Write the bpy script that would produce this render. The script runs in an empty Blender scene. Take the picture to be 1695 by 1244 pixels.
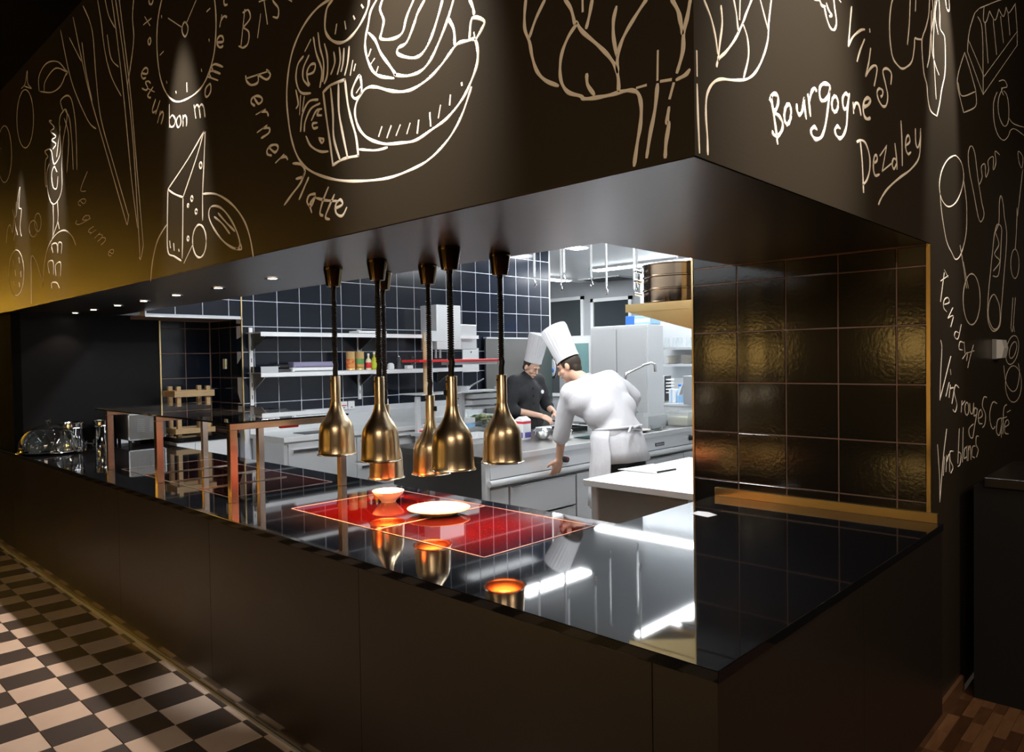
import bpy, bmesh, math, random
from mathutils import Vector, Matrix
random.seed(7)
S = bpy.context.scene
COL = S.collection
PI = math.pi

# ------------------------------------------------------------------ camera
FPX, CX, CY = 1210.09, 847.5, 622.0
CAM = Vector((0.8333, -1.5536, 1.6578))
YAW, PITCH, ROLL = 0.7629, 0.0236, 0.0155
_d = Vector((-math.sin(YAW), math.cos(YAW), 0)); _r = Vector((math.cos(YAW), math.sin(YAW), 0)); _u = Vector((0, 0, 1))
_d2 = _d*math.cos(PITCH) - _u*math.sin(PITCH); _u2 = _u*math.cos(PITCH) + _d*math.sin(PITCH)
_r3 = _r*math.cos(ROLL) - _u2*math.sin(ROLL); _u3 = _u2*math.cos(ROLL) + _r*math.sin(ROLL)
cd = bpy.data.cameras.new('camera'); cam = bpy.data.objects.new('camera', cd); COL.objects.link(cam)
cd.sensor_fit = 'HORIZONTAL'; cd.sensor_width = 36; cd.lens = FPX*36/1695; cd.clip_start = .05; cd.clip_end = 100
m = Matrix((_r3, _u3, -_d2)).transposed().to_4x4(); m.translation = CAM; cam.matrix_world = m
S.camera = cam
def at(px, py, ax, v):
    """point of the plane ax = v that is seen at photograph pixel (px, py)"""
    d = _r3*((px-CX)/FPX) + _u3*(-(py-CY)/FPX) + _d2
    k = 'xyz'.index(ax); return CAM + d*((v-CAM[k])/d[k])

# ------------------------------------------------------------------ world, exposure, lights
S.view_settings.view_transform = 'Standard'; S.view_settings.look = 'None'
S.view_settings.exposure = 0.0; S.view_settings.gamma = 1.0
W = bpy.data.worlds.new('world'); S.world = W; W.use_nodes = True
W.node_tree.nodes['Background'].inputs[0].default_value = (0.020, 0.016, 0.012, 1); W.node_tree.nodes['Background'].inputs[1].default_value = 1.0

def spot(name, loc, target, power, deg, blend, col, size=.03):
    l = bpy.data.lights.new(name, 'SPOT'); l.energy = power; l.spot_size = math.radians(deg); l.spot_blend = blend; l.color = col; l.shadow_soft_size = size
    o = bpy.data.objects.new(name, l); COL.objects.link(o); o.location = loc
    o.rotation_euler = (Vector(target)-Vector(loc)).to_track_quat('-Z', 'Y').to_euler(); return o
def area(name, loc, target, power, sx, sy, col):
    l = bpy.data.lights.new(name, 'AREA'); l.shape = 'RECTANGLE'; l.size = sx; l.size_y = sy; l.energy = power; l.color = col
    o = bpy.data.objects.new(name, l); COL.objects.link(o); o.location = loc
    o.rotation_euler = (Vector(target)-Vector(loc)).to_track_quat('-Z', 'Y').to_euler(); return o
WARM = (1.0, .80, .60); WHITE = (1.0, .93, .86)
# ceiling spots that graze the painted walls
spot('wall_spot', (-2.92, -.34, 3.95), (-2.90, 0, 2.55), 420, 26, .8, WHITE)
spot('wall_spot', (-1.08, -.85, 3.95), (-1.10, 0, 2.62), 560, 34, .95, WHITE)
spot('wall_spot', (-5.10, -.36, 3.95), (-5.10, 0, 2.85), 330, 24, .8, WHITE)
spot('wall_spot', (-6.05, -.36, 3.95), (-6.05, 0, 2.6), 260, 22, .8, WHITE)
spot('wall_spot', (1.0, .80, 3.95), (-.05, .62, 2.45), 620, 38, 1.0, WHITE)
spot('wall_spot', (.32, 2.22, 3.95), (-.05, 2.22, 2.75), 380, 27, .7, WHITE)
# added warm area fills on the dining room side, no fixtures behind them
area('dining_fill_light', (2.2, -3.8, 3.9), (-1.2, 0, 1.8), 130, 2.2, 1.2, WARM)
area('dining_fill_light', (3.0, .9, 3.8), (-.05, .9, 2.6), 75, 1.4, 1.0, WARM)

# ------------------------------------------------------------------ materials
MATS = {}
def mat(name, col, rough=.5, metal=0, spec=.5, coat=0, emis=None, es=0, trans=0, ior=1.45, alpha=1, noise=None, bump=None, aniso=0):
    m = bpy.data.materials.new(name); m.use_nodes = True; nt = m.node_tree; b = nt.nodes['Principled BSDF']
    I = b.inputs
    I['Base Color'].default_value = (*col, 1); I['Roughness'].default_value = rough; I['Metallic'].default_value = metal
    I['Specular IOR Level'].default_value = spec; I['Coat Weight'].default_value = coat; I['Coat Roughness'].default_value = .05
    I['Transmission Weight'].default_value = trans; I['IOR'].default_value = ior; I['Alpha'].default_value = alpha
    I['Anisotropic'].default_value = aniso
    if emis: I['Emission Color'].default_value = (*emis, 1); I['Emission Strength'].default_value = es
    tc = None
    def coords(sc):
        nonlocal tc
        if tc is None: tc = nt.nodes.new('ShaderNodeTexCoord')
        mp = nt.nodes.new('ShaderNodeMapping'); mp.inputs['Scale'].default_value = sc; nt.links.new(tc.outputs['Object'], mp.inputs[0]); return mp
    if noise:   # (scale xyz, second colour, low, high)
        sc, c2, lo, hi = noise
        n = nt.nodes.new('ShaderNodeTexNoise'); n.inputs['Scale'].default_value = 1; n.inputs['Detail'].default_value = 4
        nt.links.new(coords(sc).outputs[0], n.inputs['Vector'])
        r = nt.nodes.new('ShaderNodeValToRGB'); r.color_ramp.elements[0].position = lo; r.color_ramp.elements[1].position = hi
        r.color_ramp.elements[0].color = (*col, 1); r.color_ramp.elements[1].color = (*c2, 1)
        nt.links.new(n.outputs['Fac'], r.inputs[0]); nt.links.new(r.outputs[0], I['Base Color'])
    if bump:    # (scale xyz, strength, distance)
        sc, st, di = bump
        n = nt.nodes.new('ShaderNodeTexNoise'); n.inputs['Scale'].default_value = 1; n.inputs['Detail'].default_value = 3
        nt.links.new(coords(sc).outputs[0], n.inputs['Vector'])
        bp = nt.nodes.new('ShaderNodeBump'); bp.inputs['Strength'].default_value = st; bp.inputs['Distance'].default_value = di
        nt.links.new(n.outputs['Fac'], bp.inputs['Height']); nt.links.new(bp.outputs[0], I['Normal'])
    MATS[name] = m; return m
mat('laminate', (.030, .023, .015), .36, spec=.55, bump=((6, 6, 260), .10, .002))
mat('panel', (.022, .017, .014), .36, spec=.5, bump=((5, 5, 300), .08, .002))
mat('black', (.006, .006, .006), .6)
mat('dead_black', (.003, .003, .003), .9, spec=.1)
mat('end_panel', (.004, .0035, .004), .5, spec=.22)
mat('plinth', (.40, .38, .36), .20, metal=1)
mat('chalk', (.86, .77, .64), .8, spec=.2)
mat('granite', (.005, .005, .006), .035, spec=.6, noise=((420, 420, 420), (.05, .05, .055), .62, .72))
mat('ceramic', (.020, .004, .003), .02, spec=.6)
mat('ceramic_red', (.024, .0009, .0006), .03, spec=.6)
mat('line', (.55, .38, .34), .4)
mat('soffit', (.16, .145, .14), .30, metal=1, bump=((4, 200, 4), .12, .002))
mat('tile', (.006, .009, .017), .17, spec=.5, bump=((7, 7, 7), .04, .01))  # black tile, tinted blue for the cool kitchen light
mat('tile_warm_lit', (.009, .007, .005), .13, spec=.7, bump=((60, 60, 60), .14, .002))  # same black tile, browned for the warm light it mirrors
mat('grout', (.62, .64, .68), .8)
mat('grout_dim', (.26, .17, .13), .8)  # same grout as the kitchen wall, darkened and browned for dimmer light
mat('steel', (.70, .71, .72), .33, metal=.55, bump=((3, 3, 160), .05, .002))
mat('steel_dark', (.28, .27, .26), .33, metal=1)
mat('steel_pot', (.20, .145, .10), .12, metal=1)  # pot steel with its dark gold reflections toned into the colour
mat('frost', (.85, .87, .88), .28, trans=.75, ior=1.2)
mat('steel_gold_lit', (.62, .56, .48), .22, metal=.8, bump=((3, 3, 40), .06, .004))  # plain steel, gold reflections toned into the colour
mat('steel_polished', (.75, .75, .76), .07, metal=1)
mat('steel_satin', (.72, .74, .75), .42, metal=.5)
mat('brass_trim', (.75, .55, .26), .28, metal=1)
mat('brass', (.68, .53, .34), .28, metal=1, bump=((170, 170, 2), .22, .002))
mat('brass_dark', (.16, .11, .06), .18, metal=1)
mat('leg_metal', (.72, .55, .46), .24, metal=1)  # stainless legs, heat lamp reflection toned in as copper
mat('cord', (.012, .010, .010), .45)
mat('rim', (.9, .8, .7), .2, metal=1)
mat('bulb', (1, .5, .2), .3, emis=(1.0, .17, .025), es=40)
mat('glass', (.93, .97, .95), .01, trans=1, ior=1.45)
mat('glass_thin', (.95, .97, .97), .02, trans=1, ior=1.15)
mat('porcelain', (.85, .80, .72), .12, coat=.4)
mat('white', (.80, .81, .82), .45)
mat('white_wall', (.78, .80, .82), .6)
mat('grey_wall', (.42, .44, .46), .6)
mat('white_gloss', (.82, .83, .84), .2)
mat('floor_dark', (.055, .045, .045), .32)
mat('floor_light', (.60, .49, .42), .34, noise=((4, 4, 4), (.54, .43, .37), .4, .7))
mat('floor_grout', (.10, .08, .07), .8)
mat('parquet', (.16, .075, .035), .34, noise=((60, 6, 6), (.10, .045, .02), .3, .7))
mat('parquet_pale', (.26, .13, .06), .34, noise=((60, 6, 6), (.18, .085, .04), .3, .7))
mat('parquet_deep', (.10, .045, .022), .34, noise=((60, 6, 6), (.07, .03, .015), .3, .7))
mat('wood', (.52, .36, .19), .5, noise=((8, 8, 60), (.42, .28, .14), .3, .7))
mat('wood_base', (.14, .07, .035), .3)
mat('kitchen_floor', (.20, .19, .18), .5)
mat('yellow_wall', (.62, .40, .06), .6)
mat('lightstrip', (1, 1, 1), .5, emis=(.93, .97, 1.0), es=54)
mat('downlight', (1, 1, 1), .5, emis=(1, .85, .7), es=25)
mat('lantern', (1, .8, .4), .5, emis=(1, .60, .17), es=13)
mat('window_glass', (.03, .04, .045), .04, spec=.8)
mat('skin', (.62, .36, .25), .5)
mat('skin_white', (.55, .50, .48), .5)
mat('lips', (.42, .17, .13), .5)
mat('skin2', (.66, .40, .29), .5)
mat('hair', (.035, .022, .014), .6)
mat('cloth_white', (.58, .57, .59), .85, bump=((9, 9, 5), .5, .03))
mat('cloth_black', (.012, .012, .013), .8)
mat('cloth_grey', (.020, .021, .024), .8, bump=((9, 9, 5), .5, .03))
mat('hat', (.62, .62, .64), .8)
mat('red', (.55, .02, .02), .35)
mat('red_print', (.62, .03, .04), .5)
mat('blue', (.05, .18, .60), .4)
mat('blue_pale', (.35, .58, .85), .35)
mat('violet', (.12, .10, .38), .5)
mat('violet_film', (.36, .33, .50), .25, metal=.5)
mat('green', (.12, .30, .08), .5)
mat('lime', (.45, .55, .03), .4)
mat('oil', (.45, .42, .03), .12, spec=.6)
mat('lettuce', (.30, .34, .14), .6, noise=((18, 18, 18), (.55, .55, .38), .4, .65))
mat('orange_food', (.70, .30, .08), .5, noise=((30, 30, 30), (.55, .10, .03), .4, .6))
mat('tin_gold', (.68, .46, .20), .35, metal=.4)
mat('cream', (.72, .68, .42), .5)
mat('teal_glass', (.20, .36, .36), .08, spec=.7)
mat('dark_grey', (.05, .05, .055), .45)
mat('mid_grey', (.30, .31, .32), .45)
mat('paper', (.82, .82, .84), .7)
M = MATS

# ------------------------------------------------------------------ mesh helpers
class MB:
    def __init__(s): s.v = []; s.f = []
    def add(s, vs, fs):
        o = len(s.v); s.v += [tuple(v) for v in vs]; s.f += [tuple(i+o for i in f) for f in fs]; return s
    def box(s, x0, y0, z0, x1, y1, z1):
        if x0 > x1: x0, x1 = x1, x0
        if y0 > y1: y0, y1 = y1, y0
        if z0 > z1: z0, z1 = z1, z0
        return s.add([(x0,y0,z0),(x1,y0,z0),(x1,y1,z0),(x0,y1,z0),(x0,y0,z1),(x1,y0,z1),(x1,y1,z1),(x0,y1,z1)],
              [(0,3,2,1),(4,5,6,7),(0,1,5,4),(1,2,6,5),(2,3,7,6),(3,0,4,7)])
    def cbox(s, x0, y0, z0, x1, y1, z1, c=.003):
        """box with chamfered edges"""
        bm = bmesh.new(); b = MB().box(x0, y0, z0, x1, y1, z1)
        vs = [bm.verts.new(v) for v in b.v]; [bm.faces.new([vs[i] for i in f]) for f in b.f]
        bmesh.ops.bevel(bm, geom=list(bm.edges), offset=c, segments=1, affect='EDGES')
        bm.verts.index_update(); s.add([v.co[:] for v in bm.verts], [[v.index for v in f.verts] for f in bm.faces]); bm.free(); return s
    def lathe(s, prof, c=(0, 0, 0), seg=32, a0=0, a1=2*PI, sx=1, sy=1):
        full = abs(a1-a0-2*PI) < 1e-6; n = seg if full else seg+1; vs = []; fs = []
        for r, z in prof:
            for k in range(n):
                a = a0+(a1-a0)*k/seg; vs.append((c[0]+r*sx*math.cos(a), c[1]+r*sy*math.sin(a), c[2]+z))
        for i in range(len(prof)-1):
            for k in range(seg):
                k2 = (k+1) % n if full else k+1
                fs.append((i*n+k, i*n+k2, (i+1)*n+k2, (i+1)*n+k))
        return s.add(vs, fs)
    def cyl(s, p0, p1, r0, r1=None, seg=16, caps=True):
        p0, p1 = Vector(p0), Vector(p1); r1 = r0 if r1 is None else r1
        d = (p1-p0).normalized(); a = Vector((0, 0, 1)) if abs(d.z) < .9 else Vector((1, 0, 0)); u = d.cross(a).normalized(); w = d.cross(u)
        vs = [p+(u*math.cos(2*PI*k/seg)+w*math.sin(2*PI*k/seg))*r for p, r in ((p0, r0), (p1, r1)) for k in range(seg)]
        fs = [(k, (k+1) % seg, seg+(k+1) % seg, seg+k) for k in range(seg)]
        if caps: fs += [tuple(range(seg))[::-1], tuple(range(seg, 2*seg))]
        return s.add(vs, fs)
    def tube(s, pts, r, seg=8, caps=True):
        pts = [Vector(p) for p in pts]; n = len(pts); vs = []; u = None
        for i, p in enumerate(pts):
            d = (pts[min(i+1, n-1)]-pts[max(i-1, 0)]).normalized()
            if u is None: a = Vector((0, 0, 1)) if abs(d.z) < .9 else Vector((1, 0, 0)); u = d.cross(a).normalized()
            u = (u-d*u.dot(d)).normalized(); w = d.cross(u); rr = r[i] if isinstance(r, (list, tuple)) else r
            vs += [p+(u*math.cos(2*PI*k/seg)+w*math.sin(2*PI*k/seg))*rr for k in range(seg)]
        fs = [(i*seg+k, i*seg+(k+1) % seg, (i+1)*seg+(k+1) % seg, (i+1)*seg+k) for i in range(n-1) for k in range(seg)]
        if caps: fs += [tuple(range(seg))[::-1], tuple(range((n-1)*seg, n*seg))]
        return s.add(vs, fs)
    def prism(s, poly, axis, a0, a1):
        def P(p, a):
            return (a, p[0], p[1]) if axis == 'x' else (p[0], a, p[1]) if axis == 'y' else (p[0], p[1], a)
        n = len(poly); vs = [P(p, a0) for p in poly]+[P(p, a1) for p in poly]
        return s.add(vs, [tuple(range(n))[::-1], tuple(range(n, 2*n))]+[(k, (k+1) % n, n+(k+1) % n, n+k) for k in range(n)])
    def ball(s, c, rx, ry=None, rz=None, seg=16, rings=10, rot=None):
        ry = rx if ry is None else ry; rz = rx if rz is None else rz; vs = []; fs = []
        for i in range(rings+1):
            t = PI*i/rings
            for k in range(seg):
                a = 2*PI*k/seg; v = Vector((rx*math.sin(t)*math.cos(a), ry*math.sin(t)*math.sin(a), rz*math.cos(t)))
                if rot is not None: v = rot @ v
                vs.append(Vector(c)+v)
        for i in range(rings):
            for k in range(seg): fs.append((i*seg+k, (i+1)*seg+k, (i+1)*seg+(k+1) % seg, i*seg+(k+1) % seg))
        return s.add(vs, fs)
    def mesh(s, name, smooth=False):
        me = bpy.data.meshes.new(name); me.from_pydata(s.v, [], s.f)
        bm = bmesh.new(); bm.from_mesh(me); bmesh.ops.remove_doubles(bm, verts=bm.verts, dist=1e-6); bmesh.ops.recalc_face_normals(bm, faces=bm.faces); bm.to_mesh(me); bm.free()
        if smooth:
            me.polygons.foreach_set('use_smooth', [True]*len(me.polygons))
            try: me.set_sharp_from_angle(angle=math.radians(40))
            except Exception: pass
        return me
    def build(s, name, m, parent=None, smooth=False, bevel=0, loc=None, rot=None):
        me = s.mesh(name, smooth); me.materials.append(M[m] if isinstance(m, str) else m)
        return place(name, me, parent, loc, rot, bevel)
def place(name, me, parent=None, loc=None, rot=None, bevel=0):
    o = bpy.data.objects.new(name, me); COL.objects.link(o)
    if parent is not None: o.parent = parent
    if loc is not None: o.location = loc
    if rot is not None: o.rotation_euler = rot
    if bevel:
        b = o.modifiers.new('bevel', 'BEVEL'); b.width = bevel; b.segments = 2; b.limit_method = 'ANGLE'
    return o
def tag(o, label, cat, group=None):
    o['label'] = label; o['category'] = cat
    if group: o['group'] = group
    return o
def thing(name, label, cat, loc=(0, 0, 0), rz=0, group=None):
    o = bpy.data.objects.new(name, None); COL.objects.link(o); o.location = loc; o.rotation_euler = (0, 0, rz); o.empty_display_size = .05
    return tag(o, label, cat, group)
def struct(o, label=None):
    o['kind'] = 'structure'
    if label: o['label'] = label
    return o
def copy_tree(o, parent=None):
    c = o.copy(); COL.objects.link(c); c.parent = parent
    for ch in o.children: copy_tree(ch, c)
    return c
def B(*a): return MB().box(*a)

# ------------------------------------------------------------------ key dimensions
ZC = .92          # counter top
ZS = 2.129        # soffit
FX = -.046        # right painted wall
YT = 1.985        # tiled end wall
XB = -5.95        # kitchen tile wall
XN = -6.66        # end panel / niche back
ZCEIL = 3.20

# ------------------------------------------------------------------ room shell
wall_front = struct(B(-12.0, 0, ZS, FX, .10, 4.0).build('wall_front', 'laminate'), 'dark painted fascia above the serving counter')
struct(B(-12.0, .03, 0, XN, .10, ZS-.003).build('wall_lower', 'dead_black'), 'black wall under the far end of the fascia')
wr = MB(); wr.box(FX-.10, .10, ZS, FX, YT+.02, 4.0); wr.box(FX-.10, YT+.02, 0, FX, 9.0, 4.0)
wall_right = struct(wr.build('wall_right', 'laminate'), 'dark painted wall beside the counter')
sf = MB(); sf.prism([(XN, .003), (FX-.003, .003), (FX-.003, YT), (-.97, YT), (-.97, .88), (XN, .88)], 'z', ZS-.003, ZS+.03)
soffit = struct(sf.build('ceiling_soffit', 'soffit'), 'brushed dark metal soffit over the counter')
bk = MB(); bk.box(XN, .10, ZS+.03, -.97, .88, ZCEIL); bk.box(-.97, .10, ZS+.03, FX-.10, YT, ZCEIL)
struct(bk.build('wall_bulkhead', 'white_wall'))
ceiling = struct(B(-12.0, -8.0, 4.0, 6.0, 9.0, 4.1).build('ceiling', 'dead_black'))
wl = struct(B(-12.2, -8, 0, -12.0, 0, 4.0).build('wall_left', 'yellow_wall'), 'unseen yellow wall with added dark wainscot at the far end of the room')
B(-12.0, -8, 0, -11.9, 0, 1.95).build('wainscot', 'laminate', wl); B(-12.0, -8, 1.95, -11.55, 0, 2.0).build('ledge', 'laminate', wl)  # unseen dark wainscot and ledge, added to keep the uplight high
struct(B(-12.2, -8.2, 0, 6, -8.0, 4.0).build('wall_back', 'laminate'))
struct(B(FX, 9.0, 0, 6, 9.1, 4.0).build('wall_far', 'laminate'))
struct(B(6.0, -8, 0, 6.1, 9.1, 4.0).build('wall_side', 'laminate'))
# added uplights wash the unseen yellow wall for its gold reflection
for y in (-4.4, -2.7, -1.0): spot('added_wall_washer', (-11.75, y, 2.05), (-12, y, 3.0), 170, 140, .6, (1, .78, .42), .05)

# end panel, niche and kitchen tile wall
def tiles(parent, axis, v, us, zs, depth=.003, gap=.007, m='tile', jitter=.0010, cache={}):
    """separate tiles on the plane axis = v; us, zs are joint positions; the face looks to +x (axis x) or -y (axis y)"""
    for i in range(len(us)-1):
        for j in range(len(zs)-1):
            w, h = us[i+1]-us[i]-gap, zs[j+1]-zs[j]-gap
            if w < .01 or h < .01: continue
            key = (round(w, 3), round(h, 3), depth, m, axis)
            if key not in cache:
                c = .002; a, b = w/2, h/2
                pts = [(-a, -b, 0), (a, -b, 0), (a, b, 0), (-a, b, 0), (-a, -b, depth-c), (a, -b, depth-c), (a, b, depth-c), (-a, b, depth-c),
                       (-a+c, -b+c, depth), (a-c, -b+c, depth), (a-c, b-c, depth), (-a+c, b-c, depth)]
                pts = [((p[2], p[0], p[1]) if axis == 'x' else (p[0], -p[2], p[1])) for p in pts]
                mb = MB().add(pts, [(3, 2, 1, 0), (8, 9, 10, 11)]+[(k, (k+1) % 4, 4+(k+1) % 4, 4+k) for k in range(4)]+[(4+k, 4+(k+1) % 4, 8+(k+1) % 4, 8+k) for k in range(4)])
                me = mb.mesh('tile'); me.materials.append(M[m]); cache[key] = me
            cu, cz = (us[i]+us[i+1])/2, (zs[j]+zs[j+1])/2
            loc = (v, cu, cz) if axis == 'x' else (cu, v, cz)
            jt = [random.uniform(-jitter, jitter) for _ in range(2)]
            place('tile', cache[key], parent, loc, (0, jt[0], jt[1]) if axis == 'x' else (jt[0], 0, jt[1]))
P_ = .2505
wk = MB(); wk.box(XB-.12, 1.77, 0, XB-.003, 6.33, ZCEIL); wk.box(XB-.12, -.0+.88, 2.09, XB-.003, 1.77, ZCEIL)
wall_kitchen = struct(wk.build('wall_kitchen', 'grout'), 'black tiled kitchen wall with pale joints, tiles tinted blue for cool light')
zrow = [1.16, 1.262, 1.512, 1.762, 2.012, 2.262, 2.512, 2.762, 3.012, 3.2]
yj = [1.77, 1.893]+[1.893+P_*k for k in range(1, 18)]+[6.33]
tiles(wall_kitchen, 'x', XB-.003, yj, zrow)
tiles(wall_kitchen, 'x', XB-.003, [1.893-P_*k for k in range(4, 0, -1)]+[1.77], [2.105, 2.262, 2.512, 2.762])
MB().box(XB-.004, .88, 2.078, XB+.006, 1.775, 2.090).build('lintel_trim', 'steel', wall_kitchen)
MB().box(XB-.01, 1.760, .90, XB+.006, 1.772, 3.2).build('corner_trim', 'brass_trim', wall_kitchen)
MB().box(XB-.12, 6.330, .0, XB+.006, 6.345, 3.2).build('corner_trim', 'white_gloss', wall_kitchen)
wn = MB(); wn.box(XN-.1, 1.27, 0, XN-.003, 1.90, 2.09); wn.box(XN-.1, 1.773, 0, XB-.12, 1.90, 2.09); wn.box(XN, 1.0, 2.09, XB-.12, 1.77, 2.12)
wall_niche = struct(wn.build('wall_niche', 'grout_dim'), 'black tiled niche at the end of the counter')
tiles(wall_niche, 'x', XN-.003, [1.27, 1.515, 1.765], [.99, 1.012, 1.262, 1.512, 1.762, 2.012, 2.085])
tiles(wall_niche, 'y', 1.773, [XN, -6.452, -6.202, -5.96], [.99, 1.012, 1.262, 1.512, 1.762, 2.012, 2.085])
wall_end = struct(B(XN-.1, .10, 0, XN, 1.262, ZS).build('wall_end', 'end_panel'), 'plain black panel at the end of the counter')
B(XN-.004, 1.258, .99, XN+.012, 1.272, 2.085).build('edge_trim', 'brass_trim', wall_end)
light_switch = tag(B(-6.36, 1.758, 1.60, -6.30, 1.770, 1.70).build('light_switch', 'cream', bevel=.003), 'small pale switch on the black niche tiles', 'switch')

# gold glinting tiled wall at the right end of the counter
wall_tile = struct(B(-1.195, YT+.003, 0, FX-.006, YT+.14, ZCEIL).build('wall_tile', 'grout_dim'), 'black glazed tile wall at the end of the counter')
xj = [-1.195, -.935, -.681, -.431, -.178, FX-.012]
tiles(wall_tile, 'y', YT+.003, xj, [.66, .745, 1.001, 1.257, 1.516, 1.778, 2.033, 2.122], m='tile_warm_lit', jitter=.006, gap=.006)
tiles(wall_tile, 'y', YT+.003, [-1.195, -.975], [2.122, 2.29, 2.546, 2.8], m='tile_warm_lit')
B(FX-.012, YT-.006, ZC-.01, FX+.004, YT+.012, ZS-.004).build('corner_trim', 'brass_trim', wall_tile)
B(-1.197, YT-.004, .0, -1.187, YT+.14, ZCEIL).build('corner_trim', 'brass_trim', wall_tile)
brass_bar = tag(B(-1.06, YT-.022, ZC, -.012, YT-.001, ZC+.042).build('brass_upstand', 'brass_trim', bevel=.001), 'long brass upstand bar along the foot of the tiled wall', 'upstand')

# kitchen shell
struct(B(-10.6, .9, -.05, FX-.1, 11.0, -.001).build('floor_kitchen', 'kitchen_floor'))
struct(B(-10.6, 10.6, 0, -6.0, 10.7, ZCEIL+.4).build('wall_window', 'grey_wall'))
struct(B(-6.2, 9.0, 0, FX-.1, 9.1, ZCEIL).build('wall_pantry', 'grey_wall'))
struct(B(-6.2, 9.1, 0, -6.1, 10.6, ZCEIL).build('wall_return', 'white_wall'))
struct(B(-10.7, 1.9, 0, -10.6, 10.7, ZCEIL+.4).build('wall_outer', 'white_wall'))
struct(B(FX-.16, YT+.14, 0, FX-.10, 9.0, ZCEIL).build('wall_inner', 'white_wall'))
ck = struct(B(-8.6, .88, ZCEIL, FX-.10, 10.35, ZCEIL+.05).build('ceiling_kitchen', 'steel_satin'), 'brushed steel kitchen ceiling')
struct(B(-10.6, 1.9, ZCEIL+.4, -8.6, 10.6, ZCEIL+.45).build('ceiling_passage', 'white_wall'))
vent = thing('ceiling_vent', 'slotted steel vent grille in the kitchen ceiling', 'vent', at(1006, 462, 'z', ZCEIL-.02))
B(-.48, -.32, .0, .48, .32, .018).build('frame', 'steel', vent)
for k in range(12): B(-.40+k*.07, -.26, -.012, -.365+k*.07, .26, 0).build('slat', 'dark_grey', vent)
def strip(label, x0, y0, x1, y1):
    t = thing('ceiling_light', label, 'ceiling light', ((x0+x1)/2, (y0+y1)/2, ZCEIL-.05)); a, b = (x1-x0)/2, (y1-y0)/2
    B(-a-.03, -b-.03, .012, a+.03, b+.03, .05).build('housing', 'white', t); B(-a, -b, 0, a, b, .012).build('diffuser', 'lightstrip', t)
strip('long white strip light crossing the far kitchen ceiling', -6.9, 8.55, -3.2, 8.75)
strip('white strip light over the tile wall side of the cooking island', -5.55, 5.15, -5.35, 6.45)
strip('white strip light over the aisle side of the cooking island', -3.62, 4.95, -3.42, 6.6)
strip('white strip light in the passage beyond the tile wall', -8.4, 7.0, -8.2, 9.6)

strip('added white fill strip hidden behind the soffit, over the counter side of the kitchen', -4.4, 1.55, -1.7, 1.75)  # added fill, brightens the bench, table and cook
strip('added white fill strip over the aisle beside the steel table', -2.3, 2.4, -2.1, 3.5)  # added fill for the back of the cook in white
# windows in the far wall
for n, (a, b) in enumerate(((912, 963), (984, 1042))):
    p0 = at(a, 500, 'y', 10.6); p1 = at(b, 498, 'y', 10.6)
    w = struct(B(p0.x, 10.585, .9, p1.x, 10.60, p0.z).build('window_%d' % (n+1), 'window_glass'))
    f = MB(); t = .07
    f.box(p0.x-t, 10.55, .85, p0.x, 10.6, p0.z+t); f.box(p1.x, 10.55, .85, p1.x+t, 10.6, p0.z+t); f.box(p0.x-t, 10.55, p0.z, p1.x+t, 10.6, p0.z+t); f.box(p0.x-t, 10.55, .83, p1.x+t, 10.6, .9)
    f.build('window_frame', 'white_gloss', w)

# floors
floor = struct(B(-12, -8, -.06, -.03, .15, -.005).build('floor', 'floor_grout'), 'cream and charcoal chequered tile floor')
TX, TY = .2012, .2222; fx0, fy0 = -2.2, -.015
meT = {}
for c in ('floor_dark', 'floor_light'):
    me = MB().cbox(-TX/2+.0015, -TY/2+.0015, -.006, TX/2-.0015, TY/2-.0015, 0, .0012).mesh('floor_tile'); me.materials.append(M[c]); meT[c] = me
stuff = {'floor_dark': MB(), 'floor_light': MB()}
for i in range(-49, 11):
    for j in range(-36, 2):
        x, y = fx0+(i+.5)*TX, fy0+(j+.5)*TY
        if x > -.03-TX/2 or y > .08+TY/2 or y < -8: continue
        c = 'floor_dark' if (i+j) % 2 == 1 else 'floor_light'
        if -6.9 < x < -1.6 and -1.25 < y: place('floor_tile', meT[c], floor, (x, y, 0))
        else: stuff[c].box(x-TX/2+.0015, y-TY/2+.0015, -.006, x+TX/2-.0015, y+TY/2-.0015, 0)
for c in stuff: o = stuff[c].build('floor_tile_field', c, floor); o['kind'] = 'stuff'
floor_p = struct(B(-.03, -8, -.06, 6, 9, -.006).build('floor_parquet', 'wood_base'), 'brown strip parquet floor')
meP = {}
for c in ('parquet', 'parquet_pale', 'parquet_deep'):
    me = MB().cbox(-.0235, -.099, -.007, .0235, .099, 0, .001).mesh('plank'); me.materials.append(M[c]); meP[c] = me
pst = MB()
for i in range(125):
    off = random.random()*.2
    for j in range(-40, 45):
        x, y = -.03+.024+i*.048, j*.2+off
        if y < -7.8 or y > 8.8: continue
        if i < 13 and 1.3 < y < 2.7: place('plank', meP[random.choice(list(meP))], floor_p, (x, y, 0))
        else: pst.box(x-.0235, y-.099, -.006, x+.0235, y+.099, 0)
o = pst.build('plank_field', 'parquet', floor_p); o['kind'] = 'stuff'
tr = struct(MB().box(FX, YT, 0, FX+.016, 2.52, .075).build('baseboard_right', 'wood_base'), 'low brown baseboard at the foot of the painted wall')

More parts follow.
